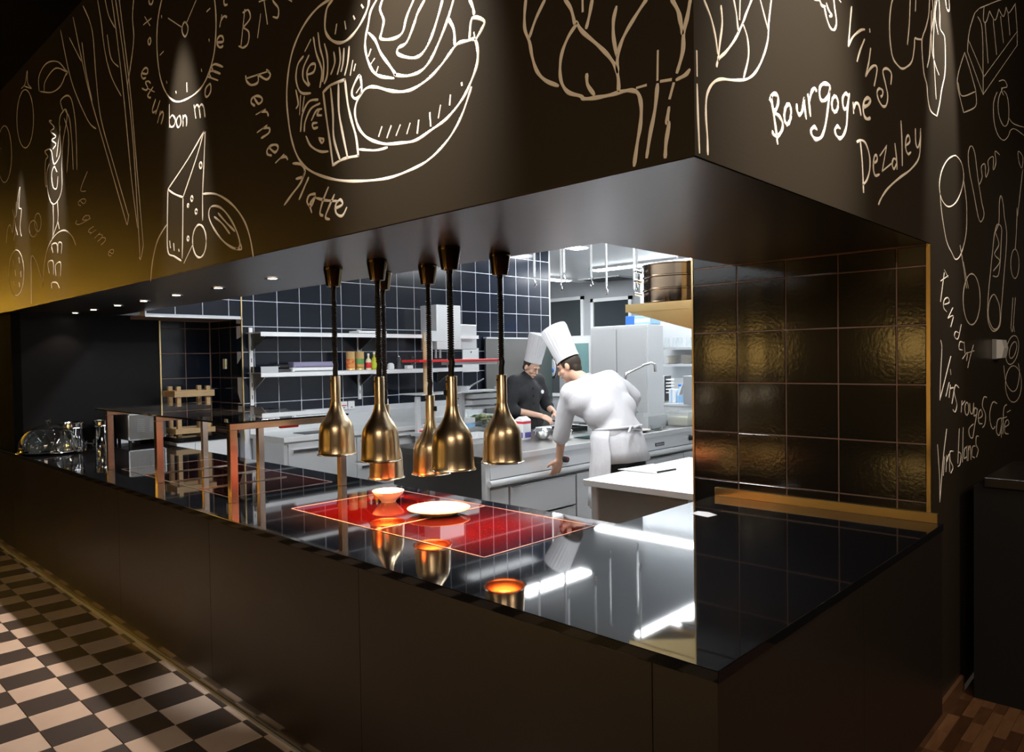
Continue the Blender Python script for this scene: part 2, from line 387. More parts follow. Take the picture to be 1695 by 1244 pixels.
# ------------------------------------------------------------------ serving counter
cb = thing('serving_counter', 'long dark panelled serving counter base with metal plinth', 'counter')
xs = [-7.86, -6.58, -5.3, -4.02, -2.74, -1.46, -.18]
for k in range(len(xs)-1):
    B(xs[k]+.0015, .0, .09, xs[k+1]-.0015, .02, ZC-.032).build('front_panel', 'panel', cb)
MB().prism([(-.178, .0), (0, .0), (0, 1.0), (-.02, 1.0), (-.02, .02), (-.178, .02)], 'z', .09, ZC-.032).build('corner_panel', 'panel', cb)
B(-.02, 1.002, .09, 0, YT, ZC-.032).build('side_panel', 'panel', cb)
pl = MB(); pl.box(-7.86, .022, 0, -.03, .03, .088); pl.box(-.038, .03, 0, -.03, YT, .088)
pl.build('plinth', 'plinth', cb)
MB().box(-7.86, .008, 0, -.02, .020, .012).build('floor_strip', 'steel', cb)
core = MB(); core.box(XN, .03, 0, -1.07, 1.05, ZC-.032); core.box(-1.04, .04, 0, -.04, YT, ZC-.032); core.build('carcass', 'black', cb)
wt = thing('granite_worktop', 'polished black granite worktop running round the counter corner', 'worktop')
MB().prism([(.006, -.006), (.006, YT-.001), (-1.06, YT-.001), (-1.06, 1.095), (XN, 1.095), (XN, .028), (-7.86, .028), (-7.86, -.006)], 'z', ZC-.03, ZC).build('slab', 'granite', wt, bevel=.002)
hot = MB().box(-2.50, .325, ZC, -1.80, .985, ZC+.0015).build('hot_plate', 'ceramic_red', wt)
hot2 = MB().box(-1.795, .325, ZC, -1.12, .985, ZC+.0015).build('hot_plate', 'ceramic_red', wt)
MB().box(-4.72, .262, ZC, -3.06, .90, ZC+.0015).build('cold_plate', 'ceramic', wt)
def frame_lines(x0, y0, x1, y1, w=.004, z=ZC+.0015, parent=wt):
    mb = MB()
    for a in ((x0, y0, x1, y0+w), (x0, y1-w, x1, y1), (x0, y0, x0+w, y1), (x1-w, y0, x1, y1)): mb.box(a[0], a[1], z, a[2], a[3], z+.001)
    return mb.build('plate_outline', 'line', parent)
frame_lines(-2.51, .318, -1.80, .992); frame_lines(-1.797, .318, -1.113, .992); frame_lines(-4.73, .255, -3.05, .905)
for x in (-4.28, -3.862, -3.453): B(x-.005, .255, ZC+.0015, x+.005, .82, ZC+.007).build('support_strip', 'rim', wt)

# ------------------------------------------------------------------ heat lamps
def heat_lamp(x, y, zm, label, sw):
    t = thing('heat_lamp', label, 'heat lamp', (x, y, ZS-.004), 0, 'heat lamps over the hot plates')
    d = zm-ZS+.004
    c = MB().lathe([(0, 0), (.047, 0), (.048, -.012), (.047, -.016), (.036, -.088), (.033, -.096), (.014, -.099), (.012, -.112), (0, -.112)], seg=32).build('canopy', 'brass_dark', t, True)
    top, bot = -.11, d+.40
    MB().tube([(0, 0, top), (0, 0, top-.06)], .0115, 12).build('cord_sleeve', 'cord', t, True)
    MB().tube([(0, 0, top-.05), (.004, 0, (top+bot)/2), (0, 0, bot+.04)], .0055, 8).build('cord_core', 'cord', t, True)
    L = (top-.055)-(bot+.055); turns = int(L/.0095); pts = []
    for k in range(turns*9+1):
        a = 2*PI*k/9; z = top-.055-L*k/(turns*9); pts.append((.0105*math.cos(a), .0105*math.sin(a), z))
    MB().tube(pts, .0042, 5).build('coiled_cord', 'cord', t, True)
    MB().tube([(0, 0, bot+.06), (.004, .002, bot+.045), (0, 0, bot+.02), (0, 0, bot-.03)], .0125, 12).build('cord_sleeve', 'cord', t, True)
    MB().lathe([(.0, d+.388), (.022, d+.388), (.0235, d+.385), (.0235, d+.262), (.0245, d+.258)], seg=32).build('neck', 'brass', t, True)
    prof = [(.0245, .262), (.0275, .245), (.034, .222), (.047, .196), (.064, .172), (.077, .150), (.0835, .128), (.086, .10), (.088, .05), (.090, .012), (.0935, .003), (.097, 0)]
    sh = MB().lathe([(r, d+z) for r, z in prof]+[(r-.0025, d+z) for r, z in prof[::-1]], seg=48).build('shade', 'brass', t, True)
    MB().lathe([(.0935, d+.003), (.0975, d+.001), (.0975, d-.002), (.093, d-.001), (.0935, d+.003)], seg=48).build('rim', 'rim', sh, True)
    MB().lathe([(0, d+.15), (.03, d+.14), (.03, d+.11), (.055, d+.07), (.052, d+.045), (.03, d+.03), (0, d+.027)], seg=24).build('bulb', 'bulb', t, True)
    MB().cyl((-.004, -.022, d+.365), (-.004, -.026, d+.365), .004, seg=10).build('screw', 'black', t)
    a = sw; MB().cbox(-.006, .022, -.012, .006, .034, .012, .002).build('switch', 'black', t, rot=(0, 0, a), loc=(0, 0, d+.32))
    l = bpy.data.lights.new('heat_lamp_light', 'SPOT'); l.energy = 70; l.spot_size = math.radians(115); l.spot_blend = .5; l.color = (1, .30, .08); l.shadow_soft_size = .035
    lo = bpy.data.objects.new('heat_lamp_light', l); COL.objects.link(lo); lo.location = (x, y, zm+.02)
heat_lamp(-2.318, .47, 1.197, 'brass heat lamp over the front hot plate edge beside the glass shelf', .6)
heat_lamp(-1.953, .47, 1.197, 'brass heat lamp in front of the lamp above the small bowl', 1.9)
heat_lamp(-1.450, .47, 1.202, 'brass heat lamp in the front row, farthest from the glass shelf', 2.6)
heat_lamp(-2.318, .77, 1.040, 'copper lit heat lamp hanging low over the small bowl', .2)
heat_lamp(-1.950, .77, 1.098, 'copper lit heat lamp hanging over the white plate', -1.0)
heat_lamp(-1.453, .77, 1.200, 'brass heat lamp nearest the kitchen island, over the bare hot plate', 1.3)

# recessed downlights
for k, x in enumerate((-2.942, -3.62, -4.26, -4.85, -5.40, -5.98, -6.48)):
    t = thing('downlight', 'small round recessed downlight in the metal soffit', 'downlight', (x, .48, ZS-.004), 0, 'recessed downlights along the soffit')
    MB().lathe([(.026, .0), (.045, 0), (.045, -.004), (.030, -.004), (.026, 0)], seg=24).build('ring', 'steel_polished', t, True)
    MB().lathe([(0, -.002), (.026, -.002), (.026, .0), (0, .0)], seg=16).build('lens', 'downlight', t)
    spot('downlight_lamp', (x, .48, ZS-.025), (x, .16, 0), 60 if x > -5.8 else 6, 95, .35, (1, .80, .64), .02)

# plates under the lamps
pz = ZC+.0016
bw = MB().lathe([(0, 0), (.038, 0), (.040, .006), (.052, .018), (.078, .045), (.083, .058), (.080, .058), (.072, .045), (.046, .020), (0, .012)], seg=40).build('bowl', 'porcelain', None, True, loc=(-2.272, .745, pz))
tag(bw, 'small cream bowl glowing under the low heat lamp', 'bowl')
pt = MB().lathe([(0, 0), (.085, 0), (.088, .005), (.125, .018), (.150, .026), (.151, .029), (.147, .029), (.11, .017), (0, .010)], seg=56).build('plate', 'porcelain', None, True, loc=(-1.842, .722, pz))
tag(pt, 'large cream plate brightly lit under the heat lamps', 'plate')

# glass shelf on metal portal frames
gs = thing('glass_shelf', 'glass pass shelf on six square metal legs', 'shelf', (-3.9, .54, ZC))
B(-1.08, -.37, .418, 1.03, .37, .428).build('glass_top', 'glass', gs, bevel=.001)
for x in (-.888, 0, 1.0):
    for y in (-.335, .335): B(x-.02, y-.02, .0, x+.02, y+.02, .384).build('leg', 'leg_metal', gs, bevel=.0015)
    B(x-.02, -.355, .384, x+.02, .355, .418).build('cross_bar', 'leg_metal', gs, bevel=.0015)
MB().cbox(.985, -.06, .372, 1.015, .05, .384, .003).build('clip', 'red', gs)

# things at the far end of the counter
dm = thing('cake_dome', 'clear glass cake dome with a round knob on a steel tray', 'dome', (-6.30, max(.20, at(64, 725, 'x', -6.30).y), ZC))
pr = [(.22*math.cos(a), .055+.185*math.sin(a)) for a in [k*PI/2/14 for k in range(15)]]
MB().lathe([(.235, .020), (.222, .03)]+pr[:-1]+[(.003, .24)]+[(max(r-.004, .003), z-.004) for r, z in pr[::-1]]+[(.23, .020)], seg=48).build('cover', 'glass', dm, True)
MB().lathe([(0, .238), (.006, .238), (.008, .25), (.018, .262), (.018, .275), (.008, .285), (0, .286)], seg=20).build('knob', 'glass', dm, True)
MB().lathe([(0, 0), (.18, 0), (.235, .010), (.25, .016), (.248, .020), (.18, .005), (0, .005), (0, 0)], seg=48).build('tray', 'steel_polished', dm, True)
def cooler(x, y, r, h, label):
    t = thing('wine_cooler', label, 'cooler', (x, y, ZC), 0, 'polished wine coolers by the end panel')
    MB().lathe([(0, 0), (r*.96, 0), (r*.96, .008), (r*.90, .012), (r*.90, h*.72), (r*.97, h*.76), (r*.97, h*.80), (r*.90, h*.83), (r*.92, h*.95), (r, h*.97), (r, h), (r*.93, h), (r*.86, h*.9), (r*.86, .02), (0, .02)], seg=40).build('bucket', 'steel_polished', t, True)
    for s in (-1, 1):
        MB().tube([(s*r*.9, -.02, h*.78), (s*(r+.022), -.02, h*.80), (s*(r+.022), .02, h*.80), (s*r*.9, .02, h*.78)], .005, 8).build('handle', 'steel_polished', t, True)
cooler(-6.54, at(120, 720, 'x', -6.54).y, .100, .23, 'wide polished steel wine cooler next to the glass dome')
cooler(-6.50, at(170, 720, 'x', -6.50).y, .080, .235, 'narrow polished steel wine cooler between dome and toaster')
tr_ = MB().box(-6.659, .40, ZC, -6.645, 1.06, ZC+.045); tag(tr_.build('metal_upstand', 'steel_polished'), 'polished metal upstand along the foot of the black end panel', 'upstand')

# niche cabinet, toaster and wooden rack
nc = thing('niche_cabinet', 'low white fronted cabinet with black top in the tiled niche', 'cabinet', (-6.34, 1.42, 0))
B(-.30, -.255, .0, .27, .34, .93).build('body', 'mid_grey', nc); B(-.31, -.255, .93, .30, .345, .972).build('top', 'granite', nc)
B(.27, -.255, .55, .29, -.09, .93).build('drawer_front', 'white_gloss', nc); B(.27, -.085, .55, .29, .32, .93).build('drawer_front', 'white_gloss', nc)
to = thing('toaster_oven', 'boxy steel toaster oven with louvred side beside the narrow cooler', 'toaster', (-6.42, (at(212, 710, 'x', -6.28).y+at(274, 710, 'x', -6.28).y)/2, ZC))
MB().cbox(-.20, -.165, .045, .14, .165, .285, .008).build('body', 'steel_dark', to)
fr = MB(); fr.box(.14, -.165, .045, .147, -.155, .285); fr.box(.14, .155, .045, .147, .165, .285); fr.box(.14, -.165, .277, .147, .165, .285); fr.box(.14, -.165, .045, .147, .165, .053); fr.build('edge_frame', 'steel_polished', to)
for c0 in (-.09, .02):
    for k in range(7): B(.139, c0, .12+k*.018, .144, c0+.07, .126+k*.018).build('louvre', 'mid_grey', to)
for sx in (-.17, .11):
    for sy in (-.14, .14): MB().cyl((sx, sy, 0), (sx, sy, .045), .014).build('foot', 'black', to)
MB().cyl((.147, .11, .085), (.163, .11, .085), .016).build('knob', 'white_gloss', to)
rk = thing('wooden_rack', 'pale wooden four post frame standing on the niche cabinet', 'rack', (-6.33, 1.40, .973))
for sx in (-.10, .10):
    for sy in (-.14, .14): MB().cbox(sx-.020, sy-.020, 0, sx+.020, sy+.020, .47, .003).build('post', 'wood', rk)
for z in (.02, .37):
    h = .05 if z < .1 else .06
    for sx in (-1, 1): MB().cbox(sx*.132-.012, -.19, z, sx*.132+.012, .19, z+h, .002).build('rail', 'wood', rk)
    for sy in (-1, 1): MB().cbox(-.12, sy*.172-.012, z, .12, sy*.172+.012, z+h, .002).build('rail', 'wood', rk)
sc = thing('steel_stand', 'thin steel T handled stand behind the wooden rack', 'stand', (-6.42, 1.66, .973))
MB().cyl((0, 0, 0), (0, 0, .012), .05).build('base', 'steel_polished', sc); MB().cyl((0, 0, .012), (0, 0, .48), .008).build('pole', 'steel_polished', sc, True); MB().cyl((0, -.07, .43), (0, .07, .43), .007).build('cross_bar', 'steel_polished', sc, True)
nt_ = MB().prism([(-.05, -.03), (.05, -.05), (.06, .02), (.0, .05), (-.05, .04)], 'z', 0, .001).build('paper_slip', 'paper', None, loc=(-.875, 1.51, ZC)); tag(nt_, 'small white paper slip on the granite by the tiled wall', 'paper')

# ------------------------------------------------------------------ right side things
cs = thing('black_console', 'black console with a glossy top against the painted wall', 'console', (.62, 2.80, 0))
B(-.60, -.33, .0, .60, .33, 1.02).build('body', 'black', cs); MB().cbox(-.555, -.35, 1.02, .62, .35, 1.066, .003).build('top', 'panel', cs)
cp = MB().tube([(.03*math.cos(a), .03*math.sin(a), .005) for a in [k*PI/12 for k in range(25)]], .004, 8).build('blue_ring', 'blue_pale', None, True, loc=(.275, 2.56, 1.066)); tag(cp, 'small pale blue ring lying on the black console', 'ring')
wbx = thing('wall_sensor', 'small white curved box fixed on the painted wall', 'sensor', (FX, 3.30, 1.615))
MB().prism([(0, 0), (.045, .005), (.055, .06), (.045, .105), (0, .11)], 'y', -.06, .06).build('housing', 'white_gloss', wbx); B(.0, -.065, .0, .02, -.06, .11).build('side_plate', 'mid_grey', wbx)

# dining room lanterns behind the viewer, mirrored in the glazed tiles
def lantern(x, y, z, label):
    t = thing('paper_lantern', label, 'lantern', (x, y, z), 0, 'warm lanterns in the dining room')
    MB().lathe([(0, -.16), (.16, -.15), (.20, 0), (.16, .15), (0, .16)], seg=24).build('shade', 'lantern', t, True)
    MB().cyl((0, 0, .15), (0, 0, 4.0-z), .006, seg=8).build('cord', 'cord', t)
for x, y, z in ((-5.3, -6, 1.75), (-4.45, -6, 1.75), (-2.24, -6, 1.75)): lantern(x, y, z, 'round warm yellow lantern hanging in the dining room')
for x, y in ((-4.1, -4.0), (-3.55, -4.0), (-1.57, -4.0)):
    t = thing('added_floor_lantern', 'low warm yellow lantern added on the dining room floor for the lower tile glints', 'lantern', (x, y, 0), 0, 'added lanterns on the dining room floor')  # added out of view to give the tiles their lower glints
    MB().cyl((0, 0, 0), (0, 0, .03), .13, seg=24).build('base', 'black', t); MB().lathe([(0, .03), (.13, .03), (.15, .16), (.12, .30), (0, .30)], seg=24).build('shade', 'lantern', t, True)

# ------------------------------------------------------------------ kitchen: bench and shelves along the tile wall
pb = thing('prep_bench', 'stainless prep bench with upstand and drawers under the wall shelves', 'bench', (XB, 1.82, 0))
B(.02, .02, .10, .62, 3.10, .92).build('body', 'steel', pb)
MB().cbox(.002, 0, .92, .66, 3.15, .965, .003).build('worktop', 'steel_satin', pb); B(.002, 0, .965, .022, 3.15, 1.095).build('upstand', 'steel_satin', pb)
ys = [.05, .80, 1.55, 2.30, 3.05]
for k in range(4):
    a, b = ys[k]+.006, ys[k+1]-.006
    if k % 2 == 0: f = B(.62, a, .14, .64, b, .90).build('door', 'steel', pb, bevel=.002); B(.64, a+.04, .82, .66, b-.04, .845).build('handle', 'steel_polished', f)
    else:
        for z in (.14, .40, .66): f = B(.62, a, z, .64, b, z+.235).build('drawer', 'steel', pb, bevel=.002); B(.64, a+.04, z+.19, .66, b-.04, z+.212).build('handle', 'steel_polished', f)
for y in (.1, 1.6, 3.0):
    for x in (.08, .56): MB().cyl((x, y, 0), (x, y, .10), .025).build('foot', 'steel', pb)
def wall_shelf(z, y0, y1, dep, label):
    t = thing('wall_shelf', label, 'shelf', (XB, y0, z)); L = y1-y0
    B(.03, 0, 0, dep, L, .006).build('board', 'steel_satin', t); B(dep-.006, 0, -.035, dep, L, .0).build('front_lip', 'white_gloss', t)
    for y in (.06, 1.30, L-.35): MB().prism([(.02, -.004), (dep-.03, -.004), (dep-.03, -.03), (.02, -.17)], 'y', y, y+.012).build('bracket', 'steel_dark', t)
wall_shelf(1.942, 1.79, 4.62, .33, 'upper steel shelf on brackets across the tiled wall')
wall_shelf(1.555, 1.80, 4.58, .30, 'lower steel shelf on brackets holding tins and bottles')
for y, lb in ((1.85, 'slotted white upright rail under the shelf ends by the tile corner'), (3.10, 'slotted white upright rail behind the sauce bottles')):
    t = thing('shelf_rail', lb, 'rail', (XB, y, 1.24), 0, 'shelf uprights on the tile wall')
    B(.001, -.018, 0, .018, .018, .76).build('upright', 'white_gloss', t)
    for k in range(6): B(.018, -.004, .06+k*.12, .019, .004, .10+k*.12).build('slot', 'dark_grey', t)
def on_shelf(px, py, x): return at(px, py, 'x', x)
SZ = 1.5615
def lath(name, label, cat, x, y, z, prof, m, group=None, seg=24):
    return tag(MB().lathe(prof, seg=seg).build(name, m, None, True, loc=(x, y, z)), label, cat, group)
for y, m1, lb in ((2.87, 'orange_food', 'gold food tin with orange picture label on the lower shelf'), (2.985, 'green', 'food tin with green and orange picture label on the lower shelf')):
    t = thing('food_tin', lb, 'tin', (-5.76, y, SZ))
    MB().lathe([(0, 0), (.046, 0), (.048, .004), (.046, .008), (.046, .190), (.048, .194), (.046, .198), (0, .198)], seg=28).build('can', 'tin_gold', t, True)
    MB().lathe([(.0465, .02), (.0468, .022), (.0468, .12), (.0465, .122)], seg=28).build('label_band', m1, t, True)
    MB().lathe([(.0465, .03), (.0472, .032), (.0472, .06), (.0465, .062)], seg=28).build('picture_band', 'orange_food', t, True)
for y, m1, h, lb in ((3.09, 'orange_food', .155, 'short sauce bottle with red label on the lower shelf'), (3.165, 'oil', .17, 'yellow green oil bottle with clear neck on the lower shelf')):
    t = thing('bottle', lb, 'bottle', (-5.75, y, SZ))
    MB().lathe([(0, 0), (.030, 0), (.031, .004), (.031, h*.62), (.022, h*.75), (.011, h*.82), (.011, h), (0, h)], seg=20).build('glass_body', 'oil' if m1 == 'oil' else 'cream', t, True)
    MB().lathe([(.0312, .02), (.0316, .022), (.0316, h*.5), (.0312, h*.52)], seg=20).build('label_band', 'red_print' if m1 != 'oil' else 'lime', t, True)
    MB().cyl((0, 0, h), (0, 0, h+.022), .013).build('cap', 'white_gloss', t)
t = thing('pepper_mill', 'dark turned pepper mill with steel knob on the lower shelf', 'mill', (-5.74, 3.49, SZ))
MB().lathe([(0, 0), (.030, 0), (.030, .02), (.020, .06), (.018, .08), (.026, .10), (.024, .125), (.010, .132), (0, .132)], seg=20).build('body', 'dark_grey', t, True); MB().ball((0, 0, .142), .012).build('knob', 'steel_polished', t, True)
t = thing('glass_jug', 'clear tapered glass jug behind the pepper mill', 'jug', (-5.80, 3.64, SZ))
MB().lathe([(0, 0), (.06, 0), (.085, .15), (.082, .15), (.057, .006), (0, .006)], seg=24).build('body', 'glass_thin', t, True); MB().tube([(.06, .03, .04), (.12, .06, .06), (.12, .06, .11), (.075, .035, .13)], .006, 8).build('handle', 'glass_thin', t, True)
lath('salt_pot', 'rounded white pot on the lower shelf by the pepper mill', 'pot', -5.74, 3.38, SZ, [(0, 0), (.035, 0), (.04, .02), (.036, .055), (.02, .07), (0, .072)], 'white_gloss')
tag(MB().cbox(-.03, -.04, 0, .03, .04, .04, .004).build('white_block', 'white', None, loc=(-5.70, 3.60, SZ)), 'small white carton in front of the glass jug', 'carton')
for y0, y1, z, m1, lb in ((2.16, 2.64, 0, 'white', 'white flat film box lying on the lower shelf'), (2.17, 2.63, .042, 'violet_film', 'shiny violet cling film roll box stacked on the film box')):
    t = thing('film_box', lb, 'box', (-5.76, (y0+y1)/2, SZ+z)); L = (y1-y0)/2
    MB().cbox(-.06, -L, 0, .06, L, .040 if z == 0 else .055, .006).build('carton', m1, t); B(.06, -L+.02, .004, .063, L-.02, .010).build('cutter_edge', 'dark_grey', t)
t = thing('film_dispenser', 'dark cutter dispenser on the lower shelf beside the film boxes', 'dispenser', (-5.76, 2.07, SZ))
MB().cbox(-.06, -.07, 0, .06, .07, .03, .005).build('base', 'dark_grey', t); MB().cyl((0, -.07, .05), (0, .07, .05), .028).build('roll', 'black', t, True)
t = thing('gastro_pan', 'shallow shiny steel pan at the end of the lower shelf', 'pan', (-5.79, 1.91, SZ))
fr = MB(); fr.box(-.10, -.09, 0, .10, .09, .004); fr.box(-.10, -.09, .004, -.096, .09, .055); fr.box(.096, -.09, .004, .10, .09, .055); fr.box(-.096, -.09, .004, .096, -.086, .055); fr.box(-.096, .086, .004, .096, .09, .055); fr.build('body', 'steel_polished', t)
rm = MB(); rm.box(-.112, -.102, .055, .112, -.088, .058); rm.box(-.112, .088, .055, .112, .102, .058); rm.box(-.112, -.088, .055, -.098, .088, .058); rm.box(.098, -.088, .055, .112, .088, .058); rm.build('rim', 'steel_polished', t)
t = thing('clear_lid', 'shallow clear tray lying on the upper shelf', 'tray', (-5.76, 3.10, 1.9485))
B(-.10, -.20, 0, .10, .20, .006).build('base', 'glass_thin', t); B(-.09, -.18, .006, .09, .18, .03).build('raised_top', 'white', t)
for y, rd in ((2.80, 1), (2.895, 1), (2.99, 0), (3.445, 1)):
    t = thing('wall_socket', 'white square wall socket with red strip on the tiles' if rd else 'plain white square wall socket on the tiles', 'socket', (XB+.001, y, 1.18), 0, 'sockets on the tile wall')
    MB().cbox(0, -.042, -.045, .014, .042, .045, .004).build('plate', 'white_gloss', t)
    if rd: B(.014, -.03, -.004, .016, .03, .006).build('red_strip', 'red_print', t)
    B(.014, -.012, -.03, .0155, .012, -.014).build('outlet', 'mid_grey', t)
t = tag(MB().cbox(-.11, -.17, 0, .11, .17, .006, .001).build('clipboard', 'dark_grey', None, loc=(-5.52, 2.28, .965)), 'dark thin board lying on the prep bench', 'board')
t = tag(MB().cyl((0, -.06, .006), (0, .06, .006), .006, seg=8).build('wooden_skewer', 'wood', None, loc=(-5.60, 2.72, .965)), 'short brown wooden stick on the prep bench', 'stick')
# wall mounted boxes above the bench
t = thing('wall_unit', 'tall grey steel box fixed on the tiled wall', 'box', (XB, 4.17, 1.78)); MB().cbox(.001, -.19, 0, .30, .19, .52, .006).build('case', 'steel_satin', t); B(.05, -.02, -.10, .07, .0, 0).build('bracket', 'white_gloss', t); B(.05, .05, -.10, .07, .07, 0).build('bracket', 'white_gloss', t)
t = thing('wall_unit', 'small grey screen unit beside the tall steel box', 'box', (XB, 4.52, 1.78)); MB().cbox(.02, -.13, 0, .26, .13, .30, .006).build('case', 'steel', t)
t = thing('wall_plate', 'square steel plate with a bolt on the tiled wall', 'plate', (XB+.001, 4.78, 1.50)); B(0, -.14, 0, .012, .14, .30).build('plate', 'steel_satin', t); MB().cyl((.012, 0, .25), (.02, 0, .25), .012).build('bolt', 'steel_polished', t)
# plating station in front of the bench: posts, glass shelf, red heat shelf
st = thing('plating_station', 'steel plating station with tray shelf and red heat shelf', 'station', (-5.22, 3.30, 0))
for y in (.03, .66, 1.22):
    B(-.02, y-.025, 0, .02, y+.025, 1.27 if y < .5 else 1.34).build('post', 'steel', st)
B(-.25, -.02, 1.29, .14, 1.26, 1.30).build('shelf_board', 'steel_satin', st)
B(-.02, .16, 1.30, .02, .23, 1.95).build('upright', 'steel_satin', st); B(-.021, .13, 1.30, .0, .16, 1.95).build('upright_edge', 'wood', st)
MB().cbox(-.20, -.02, 1.635, .10, 1.24, 1.662, .004).build('heat_shelf', 'red', st); B(-.15, .50, 1.60, .05, 1.18, 1.635).build('heater', 'steel_satin', st)
B(-.04, .14, 1.86, .04, .62, 1.97).build('control_head', 'steel_satin', st)
B(-.20, .70, 1.10, .12, 1.24, 1.125).build('drawer_slide', 'steel', st)
for z in (1.15, 1.22): B(-.22, .70, z, .13, 1.22, z+.05).build('tray_stack', 'steel', st)
B(-.05, -.03, .86, .16, 1.30, .90).build('ledge', 'steel_satin', st); B(.02, 0, .08, .14, 1.26, .86).build('cabinet', 'steel', st)
B(.14, .04, .78, .158, .60, .80).build('handle', 'steel_polished', st); B(.14, .66, .78, .158, 1.2, .80).build('handle', 'steel_polished', st)
t = thing('frying_pan', 'steel frying pan with upturned handle on the station shelf', 'pan', (-5.20, 3.94, 1.3005))
MB().lathe([(0, 0), (.07, 0), (.115, .06), (.118, .062), (.112, .060), (.068, .005), (0, .005)], seg=28).build('bowl', 'steel_polished', t, True)
MB().tube([(.03, .10, .055), (.05, .18, .09), (.07, .28, .135)], .010, 8).build('handle', 'steel_polished', t, True)
t = thing('salad_tub', 'clear tub of pale green salad at the plating station', 'tub', (-5.145, 4.22, .902))
MB().lathe([(0, 0), (.15, 0), (.19, .17), (.186, .17), (.147, .005), (0, .005)], seg=4, a0=PI/4, a1=2*PI+PI/4).build('tub', 'glass_thin', t)
lv = MB()
for k in range(22): lv.ball((random.uniform(-.09, .09), random.uniform(-.09, .09), .05+random.uniform(0, .07)), random.uniform(.03, .05), random.uniform(.02, .05), random.uniform(.015, .03), 8, 6)
o = lv.build('salad_leaves', 'lettuce', t, True); o['kind'] = 'stuff'
t = thing('label_box', 'small white box with blue foot at the plating station', 'box', (-5.12, 3.98, .902)); MB().cbox(-.04, -.05, .0, .04, .05, .05, .003).build('lower_half', 'blue_pale', t); MB().cbox(-.04, -.05, .051, .04, .05, .11, .003).build('upper_half', 'white', t)
for y, lb in ((3.40, 'red edged chopping board lying on the station ledge'), ):
    t = thing('chopping_board', lb, 'board', (-5.13, 3.50, .902)); MB().cbox(-.10, -.17, 0, .10, .17, .012, .003).build('board', 'red_print', t); MB().cbox(-.09, -.15, .012, .09, .15, .03, .003).build('pad', 'white', t)
t = thing('food_insert', 'small steel insert with orange food on the station ledge', 'insert', (-5.13, 3.77, .902)); MB().cbox(-.08, -.07, 0, .08, .07, .07, .004).build('tub', 'steel', t); MB().ball((0, 0, .07), .07, .06, .025).build('filling', 'orange_food', t, True)

# ------------------------------------------------------------------ cooking island
IX0, IX1, IY0, IY1, IZ = -4.45, -3.20, 2.36, 6.10, .90
il = thing('cooking_island', 'long stainless cooking island with knobs, rail and drawers', 'island')
B(IX0+.04, IY0+.03, .12, IX1-.06, IY1, IZ-.05).build('body', 'steel_dark', il)
MB().cbox(IX0, IY0, IZ-.05, IX1, IY1, IZ, .004).build('worktop', 'steel_dark', il)
B(IX1-.0, IY0, IZ-.049, IX1+.012, IY1, IZ).build('front_edge', 'steel', il, bevel=.003)
B(IX0+.06, IY0+.05, 0, IX1-.15, IY1-.05, .12).build('plinth', 'dark_grey', il)
B(IX1-.055, IY0+.002, .10, IX1-.01, IY0+.05, IZ-.05).build('corner_post', 'steel', il)
MB().prism([(IX1-.06, .72), (IX1+.0, .72), (IX1-.012, IZ-.05), (IX1-.06, IZ-.05)], 'y', IY0+.05, IY1).build('control_panel', 'steel', il)
MB().tube([(IX1+.012, IY0+.02, .690), (IX1+.012, IY1, .690)], .026, 12).build('rail', 'steel_satin', il, True)
for y in (3.30, 5.40):
    MB().cyl((IX1-.01, y, .783), (IX1+.008, y, .783), .036, seg=24).build('knob_plate', 'steel_polished', il, True)
    k_ = MB().cyl((IX1+.008, y, .783), (IX1+.04, y, .783), .027, .024, seg=24).build('knob', 'black', il, True); B(IX1+.04, y-.004, .775, IX1+.042, y+.004, .806).build('pointer', 'red', k_)
B(IX1-.006, 4.74, .752, IX1+.002, 4.90, .786).build('badge', 'dark_grey', il)
for k in range(4): B(IX1+.002, 4.755+k*.035, .760, IX1+.003, 4.777+k*.035, .778).build('badge_letter', 'mid_grey', il)
for a, b in ((2.64, 3.47), (4.42, 5.3)):
    for z0, z1 in ((.37, .635), (.13, .36)):
        d = MB().cbox(IX1-.06, a, z0, IX1-.012, b, z1, .004).build('drawer', 'steel', il); B(IX1-.03, a+.01, z1-.012, IX1-.002, b-.01, z1).build('grip_edge', 'steel_polished', d)
for a, b in ((IY0+.06, 2.62), (3.49, 4.40), (5.32, 6.08)): MB().cbox(IX1-.06, a, .13, IX1-.014, b, .635, .003).build('door', 'steel', il)
gh = thing('gas_hob', 'black four burner gas hob set on the island', 'hob', (-4.05, 5.35, IZ))
B(-.30, -.40, 0, .30, .40, .012).build('hob_plate', 'black', gh)
for x in (-.15, .15):
    for y in (-.2, .2):
        MB().lathe([(0, .012), (.05, .012), (.05, .03), (0, .035)], (x, y, 0), 20).build('burner', 'dark_grey', gh, True)
        gr = MB(); gr.box(x-.12, y-.008, .04, x+.12, y+.008, .055); gr.box(x-.008, y-.12, .04, x+.008, y+.12, .055)
        for sx, sy in ((-.11, 0), (.11, 0), (0, -.11), (0, .11)): gr.box(x+sx-.008, y+sy-.008, .012, x+sx+.008, y+sy+.008, .04)
        gr.build('pan_grate', 'black', gh)
def rect_pan(name, label, cat, x, y, z, a, b, h, m, extra=None, flare=1.0, wall=.004):
    t = thing(name, label, cat, (x, y, z)); s2 = math.sqrt(2)
    MB().lathe([(0, 0), (s2, 0), (s2*flare, h), (s2*flare+.06, h), (s2*flare+.06, h+.004), (s2*flare-wall*10, h+.004), (s2-wall*10, .006), (0, .006)], seg=4, a0=PI/4, a1=2*PI+PI/4, sx=a, sy=b).build('tub', m, t)
    return t
t = rect_pan('gastro_tray', 'shallow steel tray at the near end of the cooking island', 'tray', -4.12, 3.02, IZ, .22, .34, .05, 'steel')
t = thing('milk_carton', 'white carton with red band and violet print on the island', 'carton', (-3.83, 3.46, IZ))
